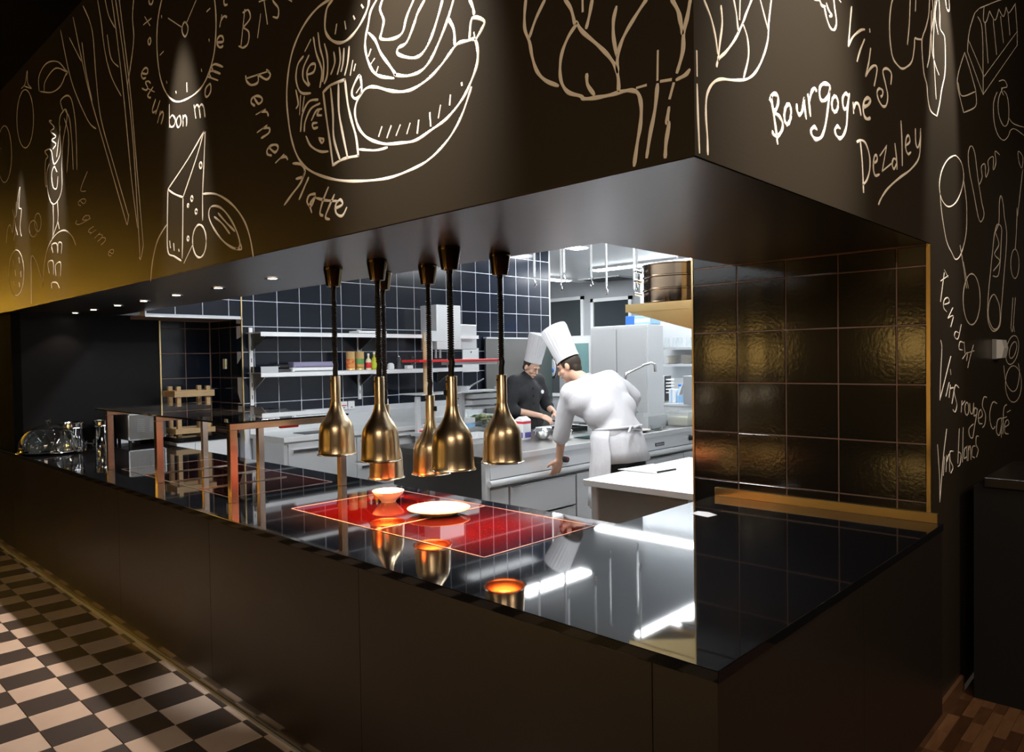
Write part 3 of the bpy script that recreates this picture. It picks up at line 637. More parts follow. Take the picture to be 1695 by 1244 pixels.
MB().cbox(-.055, -.055, 0, .055, .055, .185, .003).build('body', 'white', t); B(-.0555, -.0555, .150, .0555, .0555, .172).build('red_band', 'red_print', t)
MB().prism([(-.055, .185), (.055, .185), (.0, .215)], 'y', -.055, .055).build('gable', 'white', t); B(.0552, -.03, .02, .0562, .05, .07).build('violet_print', 'violet', t); B(-.03, -.0562, .02, .05, -.0552, .07).build('violet_print', 'violet', t)
for x, y, r in ((-3.66, 3.56, .10), (-3.60, 3.78, .085), (-3.80, 3.72, .09)):
    lb = {.10: 'larger polished steel bowl beside the milk carton', .085: 'polished steel bowl nearest the bending cook', .09: 'polished steel bowl behind the larger one'}[r]
    lath('mixing_bowl', lb, 'bowl', x, y, IZ, [(0, 0), (r*.45, 0), (r*.8, r*.35), (r, r*.85), (r*1.06, r*.87), (r*.97, r*.85), (r*.76, r*.37), (r*.4, .006), (0, .006)], 'steel_polished', seg=28)
rect_pan('oven_dish', 'clear rectangular glass dish behind the bending cook', 'dish', -3.42, 3.98, IZ, .10, .15, .05, 'glass_thin')
rect_pan('pan_stack', 'black pan beside the cutting board on the island', 'pan', -3.95, 4.30, IZ, .13, .13, .05, 'black')
t = thing('cutting_board', 'white cutting board in front of the grey jacketed cook', 'board', (-4.24, 4.53, IZ)); MB().cbox(-.17, -.25, 0, .17, .25, .02, .004).build('board', 'white', t)
rect_pan('plastic_box', 'white translucent plastic box on the island behind the bending cook', 'box', -3.50, 5.02, IZ, .14, .17, .14, 'frost', flare=1.12)
t = rect_pan('sauce_tub', 'clear tub of pale yellow sauce at the island end', 'tub', -3.36, 5.55, IZ, .12, .12, .15, 'frost', flare=1.12); B(-.10, -.10, .008, .10, .10, .09).build('sauce', 'cream', t)
rect_pan('flat_box', 'flat grey lidded box between the plastic box and the sauce tub', 'box', -3.60, 5.42, IZ, .09, .12, .06, 'mid_grey')
lath('dinner_plate', 'white plate lying on the island edge behind the bending cook', 'plate', -3.36, 4.66, IZ, [(0, 0), (.08, 0), (.13, .02), (.132, .024), (.08, .008), (0, .008)], 'porcelain', seg=32)
lath('round_dish', 'round clear dish standing in front of the plastic box', 'dish', -3.285, 4.90, IZ, [(0, 0), (.05, 0), (.07, .05), (.067, .05), (.047, .004), (0, .004)], 'glass_thin')
t = thing('stock_pot', 'wide low polished steel pot with handles behind the plastic box', 'pot', (-3.95, 5.18, IZ+.0555)); MB().lathe([(0, 0), (.17, 0), (.175, .01), (.175, .12), (.182, .125), (.17, .125), (.168, .01), (0, .008)], seg=36).build('body', 'steel_polished', t, True)
for s in (-1, 1): MB().tube([(s*.17, -.04, .09), (s*.215, -.04, .095), (s*.215, .04, .095), (s*.17, .04, .09)], .007, 8).build('handle', 'steel_polished', t, True)

# hanging rods above the island
for k, (px, py) in enumerate(((885, 470), (929, 478), (934, 464), (979, 470), (1004, 484), (1050, 487), (1054, 476))):
    p = at(px, py, 'z', 2.38)
    t = thing('ceiling_rod', 'thin steel hook rod hanging over the cooking island', 'rod', (p.x, p.y, ZCEIL), 0, 'hook rods over the island')
    MB().cyl((0, 0, 0), (0, 0, 2.45-ZCEIL), .012, seg=10).build('rod', 'white_gloss', t, True)
    MB().tube([(0, 0, 2.46-ZCEIL), (0, 0, 2.42-ZCEIL), (.014, .0, 2.40-ZCEIL), (.016, 0, 2.375-ZCEIL), (0, 0, 2.355-ZCEIL), (-.016, 0, 2.37-ZCEIL)], .007, 8).build('hook', 'steel_polished', t, True)
    MB().cyl((0, 0, -.015), (0, 0, 0), .03).build('flange', 'steel', t)

# ------------------------------------------------------------------ steel table next to the tiled wall
tb = thing('steel_table', 'white lit steel worktable behind the black counter', 'table', (-1.60, 2.65, 0))
MB().cbox(-.395, -.62, .86, .395, .65, .90, .003).build('top', 'steel_satin', tb); B(-.33, -.57, .12, .385, .60, .86).build('cabinet', 'steel_gold_lit', tb)
for x in (-.34, .34):
    for y in (-.56, .58): B(x-.02, y-.02, 0, x+.02, y+.02, .86).build('leg', 'steel', tb)
t = thing('paper_sheet', 'white paper sheets lying on the steel table', 'paper', (-1.87, 2.62, .90)); MB().prism([(-.18, -.14), (.12, -.14), (.13, .08), (-.10, .22)], 'z', 0, .004).build('sheet', 'paper', t); MB().prism([(-.16, -.15), (.10, -.15), (.10, .05), (-.12, .20)], 'z', .004, .007).build('sheet', 'paper', t)
t = thing('marker_pen', 'black pen lying along the edge of the paper sheets', 'pen', (-1.72, 2.55, .9075)); MB().cyl((-.02, -.07, .006), (.0, .07, .006), .006).build('barrel', 'black', t, True); MB().cyl((.0, .07, .006), (.006, .11, .006), .0065).build('cap', 'dark_grey', t, True)
t = tag(MB().cbox(-.07, -.10, 0, .07, .10, .03, .004).build('black_box', 'black', None, loc=(-1.36, 2.95, .90)), 'flat black box on the steel table by the tiled wall', 'box')
# bracket shelf with pots
bs = thing('pot_shelf', 'steel bracket shelf coloured for gold light behind the tiled wall', 'shelf', (-1.20, 2.18, 1.93))
B(-.56, 0, .025, .0, .46, .045).build('board', 'brass_trim', bs); B(-.56, -.006, .0, .0, .0, .048).build('front_lip', 'brass_trim', bs); MB().prism([(-.54, 0), (-.0, 0), (-.0, -.15)], 'y', .0, .01).build('gusset', 'brass_trim', bs); MB().prism([(-.54, 0), (-.0, 0), (-.0, -.15)], 'y', .44, .45).build('gusset', 'brass_trim', bs)  # brass colour stands in for gold light on steel
t = thing('banded_pot', 'large banded steel pot on the gold toned shelf', 'pot', (-1.53, 2.415, 1.976))
pf = [(0, 0)]
for k in range(3): z = k*.078; pf += [(.215, z), (.222, z+.004), (.222, z+.010), (.215, z+.014), (.215, z+.074)]
MB().lathe(pf+[(.224, .232), (.224, .240), (.20, .240), (.20, .01), (0, .01)], seg=56).build('body', 'steel_pot', t, True)
for z in (.06, .14, .20): MB().tube([(-.16, -.16, z), (-.19, -.19, z+.01), (-.215, -.16, z+.01), (-.19, -.12, z)], .008, 8).build('handle', 'steel_polished', t, True)
t = thing('ceiling_rod', 'steel rod hanging straight above the banded pot', 'rod', (-1.72, 2.72, ZCEIL)); MB().cyl((0, 0, 0), (0, 0, 2.30-ZCEIL), .008, seg=10).build('rod', 'white_gloss', t, True); MB().cyl((0, 0, -.012), (0, 0, 0), .02).build('flange', 'steel', t)

# ------------------------------------------------------------------ far kitchen
ov = thing('combi_oven', 'tall combi oven with white framed teal glass door', 'oven', (-5.60, 6.62, 0))
B(-.44, .02, .12, .20, .80, 1.97).build('body', 'steel_satin', ov); B(-.40, .06, 0, .16, .76, .12).build('base', 'dark_grey', ov)
dr = MB(); dr.box(-.20, -.03, .75, .19, .02, 1.95); dr.build('door', 'white_gloss', ov); B(-.15, -.036, .85, .14, -.03, 1.86).build('door_glass', 'teal_glass', ov)
p = at(914, 613, 'y', 6.60); q = p-Vector((-5.60, 6.62, 0))
MB().lathe([(0, 0), (.16, 0), (.15, .02), (0, .02)], seg=32, sx=.45).build('control_oval', 'steel_dark', ov, True, loc=(q.x-.0, .02, q.z+.03), rot=(PI/2, 0, 0))
MB().lathe([(0, 0), (.13, 0), (.12, .03), (0, .03)], seg=32, sx=.42).build('control_plate', 'white_gloss', ov, True, loc=(q.x, .016, q.z+.04), rot=(PI/2, 0, 0))
MB().lathe([(0, 0), (.032, 0), (.028, .03), (0, .03)], seg=24).build('control_knob', 'blue', ov, True, loc=(q.x, -.015, q.z), rot=(PI/2, 0, 0))
pn = thing('steel_partition', 'brown grey steel panel standing behind the grey jacketed cook', 'panel', (-5.92, 6.0, 0)); B(.0, -1.0, 0, .03, .30, 1.92).build('panel', 'steel_dark', pn); B(-.01, -1.0, 1.92, .05, .30, 1.94).build('cap', 'steel', pn)
tc_ = thing('tall_cabinet', 'tall smooth stainless refrigerator cabinet with white lit side', 'cabinet', (-4.93, 6.95, 0))
MB().cbox(-.455, -.40, .10, .47, -.03, 2.08, .006).build('body', 'steel_satin', tc_); B(-.44, -.36, 0, .44, -.06, .10).build('base', 'dark_grey', tc_)
B(-.445, -.425, .14, -.02, -.402, 2.04).build('door', 'steel_satin', tc_); B(0, -.425, .14, .46, -.402, 2.04).build('door', 'steel_satin', tc_)
t = thing('bottle_pack', 'blue and white plastic wrapped pack on top of the tall cabinet', 'pack', (-4.66, 6.74, 2.081)); MB().cbox(-.20, -.12, 0, -.06, .12, .125, .01).build('blue_end', 'blue', t); MB().cbox(-.06, -.12, 0, .20, .12, .115, .01).build('white_end', 'blue_pale', t); B(-.05, -.122, .03, .19, -.12, .08).build('print', 'white', t)
fb = thing('sink_bench', 'steel sink bench standing along the far white wall', 'bench', (-4.7, 8.55, 0)); B(-1.45, -.32, .10, 2.6, .43, .90).build('body', 'steel', fb); MB().cbox(-1.48, -.35, .90, 2.6, .44, .94, .003).build('worktop', 'steel_satin', fb); B(-1.4, -.28, 0, 2.55, .40, .10).build('base', 'dark_grey', fb)
B(-1.48, .41, .94, 2.6, .44, 1.30).build('splashback', 'steel_satin', fb)
p = at(1037, 640, 'y', 6.4)
t = thing('tall_tap', 'tall curved steel tap rising behind the bending cook', 'tap', (-4.28, 5.98, IZ)); MB().tube([(-.10, -.08, 0), (-.10, -.08, .42), (-.08, -.07, .55), (.08, .09, .66), (.14, .15, .68), (.17, .18, .66), (.175, .185, .57)], .018, 12).build('spout', 'steel_polished', t, True); MB().cyl((-.10, -.08, 0), (-.10, -.08, .05), .035).build('base', 'steel_polished', t, True)
def back_item(name, label, cat, px0, px1, py0, py1, Y, m, dep=.2, extra=None):
    a = at(px0, py1, 'y', Y); b = at(px1, py0, 'y', Y); t = thing(name, label, cat, ((a.x+b.x)/2, Y+dep/2, max(a.z, .9405))); w = (b.x-a.x)/2; h = b.z-max(a.z, .9405)
    MB().cbox(-w, -dep/2, 0, w, dep/2, h, .006).build('body', m, t); return t, w, h
t, w, h = back_item('board_rack', 'grey steel board rack on the sink bench', 'rack', 1077, 1099, 622, 668, 8.3, 'steel_satin'); B(w, -.09, .02, w+.01, .09, h).build('side_flange', 'dark_grey', t)
for k in range(5): B(w+.02, -.08, h*.35+k*.05, w+.07, .08, h*.35+k*.05+.02).build('board', 'white', t)
t, w, h = back_item('towel_stack', 'white and pale blue towel stack on the sink bench', 'towels', 1107, 1117, 644, 668, 8.28, 'white'); B(-w*.3, -.102, 0, w*.2, -.1, h).build('blue_fold', 'blue_pale', t)
t = thing('spray_bottle', 'blue spray bottle beside the white towels', 'bottle', (*at(1126, 664, 'y', 8.36)[:2], .9405)); MB().lathe([(0, 0), (.05, 0), (.052, .01), (.052, .16), (.02, .22), (.015, .25), (0, .25)], seg=20).build('bottle', 'blue_pale', t, True); MB().cbox(-.03, -.015, .25, .05, .015, .29, .005).build('trigger_head', 'blue', t)
t, w, h = back_item('steel_cabinet', 'dark grey steel box at the end of the sink bench', 'box', 1131, 1150, 622, 690, 8.1, 'mid_grey', .3); MB().prism([(-w-.10, h*.3), (-w-.0, h*.9), (-w-.0, h*.94), (-w-.13, h*.3)], 'y', -.10, .06).build('white_flap', 'white', t)
t, w, h = back_item('steel_bin', 'shallow steel bin on the sink bench behind the tap', 'bin', 1046, 1068, 624, 634, 8.0, 'steel_dark', .3); MB().ball((0, 0, h), w*.9, .12, .05).build('contents', 'glass_thin', t, True)
t, w, h = back_item('lime_pot', 'lime green sponge pot on the sink bench', 'pot', 1071, 1077, 655, 663, 8.25, 'lime', .08)
for k in range(3):
    pp = at(1048+k*9, 662, 'y', 8.15); t = thing('kitchen_tongs', 'dark tongs lying on the sink bench', 'tongs', (pp.x, 8.2, .9405), .4*k, 'utensils on the sink bench'); MB().cyl((-.08, 0, .012), (.08, .03, .012), .010, seg=8).build('arm', 'violet' if k == 1 else 'dark_grey', t); MB().cyl((-.08, 0, .034), (.08, -.03, .034), .010, seg=8).build('arm', 'dark_grey', t)
for z, lb in ((1.80, 'upper steel wall shelf holding drinking glasses'), (1.535, 'lower steel wall shelf holding stacked plates')):
    p0 = at(1094, 580, 'y', 8.65)
    t = thing('pantry_shelf', lb, 'shelf', (p0.x, 8.70, z)); B(0, 0, -.04, 2.2, .30, 0).build('board', 'steel_satin', t); MB().prism([(.0, -.04), (.28, -.04), (.28, -.16)], 'x', .75, .77).build('bracket', 'steel', t)
for k in range(5):
    p = at(1104+k*11, 575, 'y', 8.80); lath('drinking_glass', 'clear drinking glass upside down on the upper wall shelf', 'glass', p.x, 8.80+.06*(k % 2), 1.80, [(0, .16), (.035, .16), (.045, .0), (.042, .0), (.032, .155), (0, .155)], 'glass_thin', 'glasses on the upper wall shelf', 20)
for k in range(2):
    p = at(1111+k*26, 600, 'y', 8.80)
    for j in range(7): lath('dinner_plate', ('white plate in the stack nearer the tall cabinet' if k == 0 else 'white plate in the stack farther from the tall cabinet'), 'plate', p.x, 8.83, 1.535+j*.020, [(0, 0), (.06, 0), (.11, .014), (.112, .018), (.06, .008), (0, .008)], 'porcelain', 'stacked plates on the lower wall shelf', 28)

# ------------------------------------------------------------------ the two cooks
class Blob(MB):
    def cap(s, p0, p1, r0, r1=None):
        r1 = r0 if r1 is None else r1; s.cyl(p0, p1, r0, r1, 16); s.ball(p0, r0, seg=16, rings=10); s.ball(p1, r1, seg=16, rings=10); return s
    def chain(s, pts, rs):
        for i in range(len(pts)-1): s.cap(pts[i], pts[i+1], rs[i], rs[i+1])
        return s
    def fuse(s, name, m, parent, voxel, it=6):
        me = s.mesh(name); o = bpy.data.objects.new(name, me); COL.objects.link(o)
        r = o.modifiers.new('r', 'REMESH'); r.mode = 'VOXEL'; r.voxel_size = voxel; r.use_smooth_shade = True
        q = o.modifiers.new('s', 'SMOOTH'); q.factor = .5; q.iterations = it
        dg = bpy.context.evaluated_depsgraph_get(); me2 = bpy.data.meshes.new_from_object(o.evaluated_get(dg)); me2.name = name
        bpy.data.objects.remove(o); bpy.data.meshes.remove(me); me2.materials.clear(); me2.materials.append(M[m])
        return place(name, me2, parent)
def V3(*a): return Vector(a)
def hand(b, wrist, fwd, palm_n, side, spread=.018, curl=.5, size=1.0):
    """palm and five bent fingers; fwd = finger direction, palm_n = direction the palm faces, side = +1 / -1 for the thumb"""
    f = Vector(fwd).normalized(); n = Vector(palm_n); n = (n-f*n.dot(f)).normalized(); w = f.cross(n)*side; s = size
    pc = Vector(wrist)+f*.05*s
    rot = Matrix((w, n, f)).transposed()
    b.cap(wrist, Vector(wrist)+f*.02*s, .026*s, .027*s); b.ball(pc, .044*s, .017*s, .050*s, 14, 10, rot)
    for k, L in enumerate((.072, .080, .076, .060)):
        base = pc+w*(.034-.0225*k)*s+f*.038*s; d = f.copy(); p = base; pts = [p-f*.02*s, p]
        for j in range(3):
            ang = curl*(.5+.5*j); d = (d*math.cos(ang)+n*math.sin(ang)).normalized(); p = p+d*L*s*(.45, .32, .25)[j]; pts.append(p)
        b.chain(pts, [.0088*s, .0088*s, .0084*s, .008*s, .0072*s])
    tb0 = pc+w*.030*s-f*.018*s; t1 = tb0+(w*.6+f*.6+n*.3).normalized()*.042*s; t2 = t1+(w*.15+f*.85+n*.45).normalized()*.030*s
    b.chain([tb0, t1, t2], [.014*s, .011*s, .009*s])
def head(b, c, fwd, up, s=1.0):
    """skull, jaw, nose, ears, neck root; fwd = where the face looks"""
    f = Vector(fwd).normalized(); u = Vector(up); u = (u-f*u.dot(f)).normalized(); w = f.cross(u); R = Matrix((w, f, u)).transposed(); c = Vector(c)
    b.ball(c+u*.025*s-f*.01*s, .074*s, .094*s, .092*s, 20, 14, R); b.ball(c+f*.028*s-u*.045*s, .056*s, .062*s, .068*s, 18, 12, R); b.ball(c+f*.066*s-u*.092*s, .026*s, .022*s, .020*s, 12, 8, R)
    b.chain([c+f*.086*s+u*.012*s, c+f*.104*s-u*.022*s], [.010*s, .015*s])
    b.ball(c+f*.088*s-u*.058*s, .024*s, .012*s, .009*s, 12, 8, R); b.ball(c+f*.080*s+u*.030*s, .052*s, .014*s, .012*s, 12, 8, R)
    for q in (-1, 1): b.ball(c+w*q*.076*s-u*.008*s-f*.008*s, .012*s, .020*s, .032*s, 10, 8, R); b.ball(c+w*q*.04*s+f*.055*s-u*.025*s, .024*s, .026*s, .024*s, 10, 8, R)
    return R, f, u, w
def face(parent, c, R, f, u, w, s=1.0):
    for q in (-1, 1):
        e = MB().ball(c+w*q*.030*s+f*.083*s+u*.004*s, .010*s, .007*s, .004*s, 12, 8, R).build('eye', 'skin_white', parent, True); MB().ball(c+w*q*.030*s+f*.0895*s+u*.002*s, .005*s, .003*s, .005*s, 8, 6, R).build('pupil', 'hair', e, True)
        MB().tube([c+w*q*(.014+.016*k)*s+f*(.094-.006*k)*s+u*(.026+.004*(1-abs(k-1)))*s for k in range(3)], .0045*s, 6).build('eyebrow', 'hair', parent, True)
    MB().tube([c+w*(k-1)*.018*s+f*(.098-.006*abs(k-1))*s-u*.058*s for k in range(3)], .0035*s, 6).build('lips', 'lips', parent, True)
def toque(parent, c, axis, r, h):
    """tall pleated paper hat"""
    a = Vector(axis).normalized(); q = a.to_track_quat('Z', 'Y').to_matrix(); vs = []; fs = []; n = 96
    prof = [(1.0, 0, 0), (1.0, .20, 0), (1.0, .22, .025), (1.06, .6, .03), (1.13, .93, .03), (1.10, 1.0, .02), (.7, 1.03, .01), (.0, 1.0, 0)]
    for rr, z, amp in prof:
        for k in range(n):
            t = 2*PI*k/n; rad = r*(rr+amp*math.cos(t*24)); v = Vector((rad*math.cos(t), rad*math.sin(t)*1.1, z*h)); vs.append(Vector(c)+q @ v)
    for i in range(len(prof)-1):
        for k in range(n): fs.append((i*n+k, i*n+(k+1) % n, (i+1)*n+(k+1) % n, (i+1)*n+k))
    return MB().add(vs, fs).build('chef_hat', 'hat', parent, True)

# cook in white, bending to the island rail
bp_ = Vector((-2.55, 3.15, 0))
pw = thing('person', 'person in white cook jacket and tall white hat bending to the island rail', 'person', bp_)
L = lambda x, y, z: Vector((x, y, z))-bp_
hipL, hipR, knL, knR, anL, anR = L(-2.50, 3.05, .92), L(-2.48, 3.25, .92), L(-2.57, 3.03, .50), L(-2.46, 3.30, .50), L(-2.52, 3.01, .09), L(-2.36, 3.32, .09)
pel, wst, chs = L(-2.48, 3.15, .97), L(-2.54, 3.15, 1.13), L(-2.68, 3.14, 1.32)
shL, shR, nk, hd = L(-2.83, 2.96, 1.37), L(-2.72, 3.31, 1.46), L(-2.83, 3.12, 1.475), L(-2.955, 3.09, 1.585)
elL, wrL = L(-2.945, 2.985, 1.10), L(-3.055, 3.06, .835)
elR, wrR = L(-2.61, 3.49, 1.33), L(-2.74, 3.46, 1.12)
b = Blob()
b.chain([hipL, knL, anL], [.085, .058, .042]); b.chain([hipR, knR, anR], [.085, .058, .042]); b.cap(anL-V3(.02, 0, .045), anL-V3(.15, 0, .055), .036, .03); b.cap(anR-V3(.02, 0, .045), anR-V3(.15, 0, .055), .036, .03)
b.chain([pel, wst, chs], [.125, .12, .135]); b.cap(shL, shR, .075, .075); b.cap(hipL, hipR, .10); b.chain([chs, nk, hd-V3(-.03, 0, .05)], [.10, .06, .052])
b.chain([shL, elL, wrL], [.058, .046, .029]); b.chain([shR, elR, wrR], [.058, .046, .029])
hand(b, wrL, (-.35, .12, -.92), (-.85, .30, .25), -1, curl=.30, size=1.12); hand(b, wrR, (-.6, -.5, -.6), (-.2, -.9, 0), -1, curl=.35)
R, f, u, w = head(b, hd, (-.86, -.30, -.42), (-.40, -.05, .9)); b.fuse('body', 'skin', pw, .0055, 3); face(pw, hd, R, f, u, w)
hr = Blob(); hr.ball(hd+u*.028-f*.018, .080, .094, .092, 20, 12, R); hr.ball(hd-f*.055-u*.03, .062, .04, .055, 14, 10, R)
hm = hr; o = hm.fuse('hair', 'hair', pw, .008, 2)
jk = Blob(); jk.chain([L(-2.50, 3.15, 1.04), wst, chs], [.155, .158, .172]); jk.cap(L(-2.51, 3.10, 1.06), L(-2.50, 3.20, 1.06), .150); jk.cap(shL, shR, .100, .100); jk.cap(L(-2.74, 3.00, 1.31), L(-2.66, 3.28, 1.36), .130, .130); jk.cap(L(-2.62, 3.06, 1.22), L(-2.58, 3.25, 1.24), .145, .145)
jk.chain([chs, L(-2.80, 3.12, 1.44)], [.12, .085]); jk.chain([shL, L(-2.90, 2.97, 1.24), elL, L(-2.985, 3.005, 1.02)], [.088, .078, .072, .074]); jk.chain([shR, L(-2.66, 3.41, 1.40), elR, L(-2.65, 3.485, 1.25)], [.088, .080, .072, .068])
jk.fuse('jacket', 'cloth_white', pw, .011, 34)
vs = []; fs = []; n = 64; rows = [(1.10, .172, .180, -2.525), (1.02, .188, .205, -2.51), (.93, .200, .225, -2.50), (.845, .212, .242, -2.49)]
for z, rx, ry, xc in rows:
    for k in range(n):
        t = 2*PI*k/n; wv = 1+.03*math.sin(k*.8)*(1.12-z)*4; vs.append(L(xc+rx*math.cos(t)*wv, 3.15+ry*math.sin(t)*wv, z+.02*math.cos(t)))
for i in range(len(rows)-1):
    for k in range(n): fs.append((i*n+k, i*n+(k+1) % n, (i+1)*n+(k+1) % n, (i+1)*n+k))
o = MB().add(vs, fs).build('jacket_skirt', 'cloth_white', pw, True); sm = o.modifiers.new('thick', 'SOLIDIFY'); sm.thickness = .006
MB().lathe([(.058, -.02), (.068, .03), (.064, .032), (.055, -.018)], seg=28).build('collar', 'cloth_white', pw, True, loc=nk+V3(.01, 0, .0), rot=(0, -.55, 0))
tr2 = Blob(); tr2.chain([hipL, knL, anL+V3(0, 0, .02)], [.118, .085, .07]); tr2.chain([hipR, knR, anR+V3(0, 0, .02)], [.118, .085, .07]); tr2.cap(hipL, hipR, .125); tr2.fuse('trousers', 'cloth_black', pw, .012, 3)
for an in (anL, anR): sh = Blob(); sh.cap(an-V3(-.01, 0, .045), an-V3(.16, 0, .052), .048, .042); sh.fuse('shoe', 'black', pw, .008, 2)
ap = MB(); vs = []; fs = []; n = 64; rows = [(1.10, .185, .195), (1.03, .205, .225), (.93, .22, .245), (.80, .23, .26), (.62, .235, .27), (.50, .24, .275)]
for z, rx, ry in rows:
    for k in range(n+1):
        t = math.radians(70+220*k/n); wv = 1+.035*math.sin(k*.9)*(1.1-z)*1.6; vs.append(L(-2.50+rx*math.cos(t)*wv-(.03 if z > 1 else 0), 3.15+ry*math.sin(t)*wv, z))
for i in range(len(rows)-1):
    for k in range(n): fs.append((i*(n+1)+k, i*(n+1)+k+1, (i+1)*(n+1)+k+1, (i+1)*(n+1)+k))
o = ap.add(vs, fs).build('apron', 'cloth_white', pw, True); sm = o.modifiers.new('thick', 'SOLIDIFY'); sm.thickness = .006
MB().tube([L(-2.53+.186*math.cos(t), 3.15+.190*math.sin(t), 1.105+.02*math.cos(t)) for t in [2*PI*k/40 for k in range(41)]], .011, 8).build('apron_string', 'cloth_white', pw, True)
for a, e in ((-.06, .10), (.05, .09)): MB().tube([L(-2.345, 3.10, 1.115), L(-2.325, 3.10+a, 1.135), L(-2.325, 3.10+a*1.5, 1.10), L(-2.345, 3.10, 1.11)], .008, 8).build('apron_bow', 'cloth_white', pw, True)
toque(pw, hd+u*.055-f*.012, (-.47, -.06, .88), .092, .30)

# cook in dark grey on the far side of the island, looking down at the board
bp2 = Vector((-4.70, 4.46, 0))
pg = thing('person', 'person in dark grey cook jacket and tall white hat working behind the island', 'person', bp2)
Q = lambda x, y, z: Vector((x, y, z))
hL, hR, kL, kR, aL, aR = Q(0, .09, .92), Q(0, -.09, .92), Q(.03, .10, .50), Q(.02, -.10, .50), Q(-.02, .11, .09), Q(-.02, -.11, .09)
sL, sR, nk2, hd2 = Q(.0, .195, 1.405), Q(.0, -.195, 1.395), Q(.01, 0, 1.46), Q(.065, .02, 1.565)
eL, wL, eR, wR = Q(.06, .27, 1.13), Q(.25, .20, 1.035), Q(.0, -.26, 1.10), Q(.24, -.03, 1.03)
b = Blob(); b.chain([hL, kL, aL], [.085, .058, .042]); b.chain([hR, kR, aR], [.085, .058, .042]); b.cap(aL+V3(.02, 0, -.045), aL+V3(.15, 0, -.055), .036, .03); b.cap(aR+V3(.02, 0, -.045), aR+V3(.15, 0, -.055), .036, .03)
b.chain([Q(0, 0, .97), Q(0, 0, 1.12), Q(0, 0, 1.30)], [.125, .115, .13]); b.cap(hL, hR, .10); b.cap(sL, sR, .07); b.chain([Q(0, 0, 1.36), nk2, hd2-V3(.02, 0, .06)], [.09, .058, .052])
b.chain([sL, eL, wL], [.056, .045, .028]); b.chain([sR, eR, wR], [.056, .045, .028])
hand(b, wL, (.75, -.45, -.45), (0, -.5, -.8), -1, curl=.4); hand(b, wR, (.75, .45, -.35), (0, .4, -.8), 1, curl=.55)
R, f, u, w = head(b, hd2, (.84, .02, -.52), (.5, 0, .86)); b.fuse('body', 'skin2', pg, .0055, 3); face(pg, hd2, R, f, u, w)
hr = Blob(); hr.ball(hd2+u*.030-f*.022, .080, .092, .088, 20, 12, R); hr.ball(hd2-f*.058-u*.03, .064, .036, .052, 14, 10, R); hr.fuse('hair', 'hair', pg, .008, 2)
jk = Blob(); jk.chain([Q(0, 0, .96), Q(0, 0, 1.12), Q(0, 0, 1.30)], [.155, .15, .155]); jk.cap(Q(0, -.08, .97), Q(0, .08, .97), .145); jk.cap(Q(0, -.09, 1.27), Q(0, .09, 1.27), .13); jk.cap(sL, sR, .09); jk.chain([Q(0, 0, 1.34), Q(.008, 0, 1.45)], [.11, .078])
jk.chain([sL, Q(.03, .245, 1.26), eL, Q(.10, .26, 1.11)], [.085, .078, .07, .066]); jk.chain([sR, Q(.0, -.245, 1.25), eR, Q(.05, -.22, 1.085)], [.085, .078, .07, .066]); jk.fuse('jacket', 'cloth_grey', pg, .010, 28)
MB().lathe([(.056, -.02), (.066, .03), (.062, .032), (.053, -.018)], seg=28).build('collar', 'cloth_grey', pg, True, loc=nk2+V3(.0, 0, -.005), rot=(0, .25, 0))
for k in range(4): MB().ball((.150+.006*math.sin(k), -.045, 1.33-k*.085), .009).build('button', 'cloth_black', pg, True)
MB().cyl((.150, .10, 1.285), (.158, .10, 1.285), .022, seg=16).build('badge', 'white_gloss', pg, True)
tr2 = Blob(); tr2.chain([hL, kL, aL+V3(0, 0, .02)], [.118, .085, .07]); tr2.chain([hR, kR, aR+V3(0, 0, .02)], [.118, .085, .07]); tr2.cap(hL, hR, .12); tr2.fuse('trousers', 'cloth_black', pg, .012, 3)
for an in (aL, aR): sh = Blob(); sh.cap(an+V3(-.01, 0, -.045), an+V3(.16, 0, -.052), .048, .042); sh.fuse('shoe', 'black', pg, .008, 2)
apb = Blob(); apb.chain([Q(.0, 0, 1.02), Q(.02, 0, .60)], [.165, .19]); apb.fuse('apron', 'cloth_black', pg, .014, 4)
MB().lathe([(.030, -.012), (.034, 0), (.030, .012)], seg=16).build('watch', 'steel_polished', pg, True, loc=wL-V3(.02, 0, -.01), rot=(0, 1.2, 0))
toque(pg, hd2+u*.055-f*.008, (.27, .06, .96), .092, .315)
kn = thing('kitchen_knife', 'steel kitchen knife held over the white cutting board', 'knife', (-4.36, 4.53, .965)); MB().cyl((-.06, -.04, .02), (.03, .02, .0), .010).build('handle', 'black', kn, True); MB().prism([(.03, .0), (.20, -.02), (.10, -.045), (.03, -.035)], 'y', .018, .0205).build('blade', 'steel_polished', kn)

# ------------------------------------------------------------------ painted drawings and lettering
def smooth_line(p, n=5):
    if len(p) < 3: return p
    out = []; N = len(p); closed = p[0] == p[-1]
    for i in range(N-1):
        p0 = p[i-1] if i > 0 else (p[-2] if closed else p[0]); p1, p2 = p[i], p[i+1]; p3 = p[i+2] if i+2 < N else (p[1] if closed else p[-1])
        for k in range(n):
            t = k/n; out.append(tuple(.5*((2*p1[j])+(-p0[j]+p2[j])*t+(2*p0[j]-5*p1[j]+4*p2[j]-p3[j])*t*t+(-p0[j]+3*p1[j]-3*p2[j]+p3[j])*t**3) for j in (0, 1)))
    return out+[p[-1]]
def oval(cx, cy, rx, ry, a0=0, a1=360, tilt=0):
    t0 = math.radians(tilt); n = 14; out = []
    for k in range(n+1):
        a = math.radians(a0+(a1-a0)*k/n); x, y = rx*math.cos(a), ry*math.sin(a); out.append((cx+x*math.cos(t0)-y*math.sin(t0), cy+x*math.sin(t0)+y*math.cos(t0)))
    if a1-a0 == 360: out[-1] = out[0]
    return out
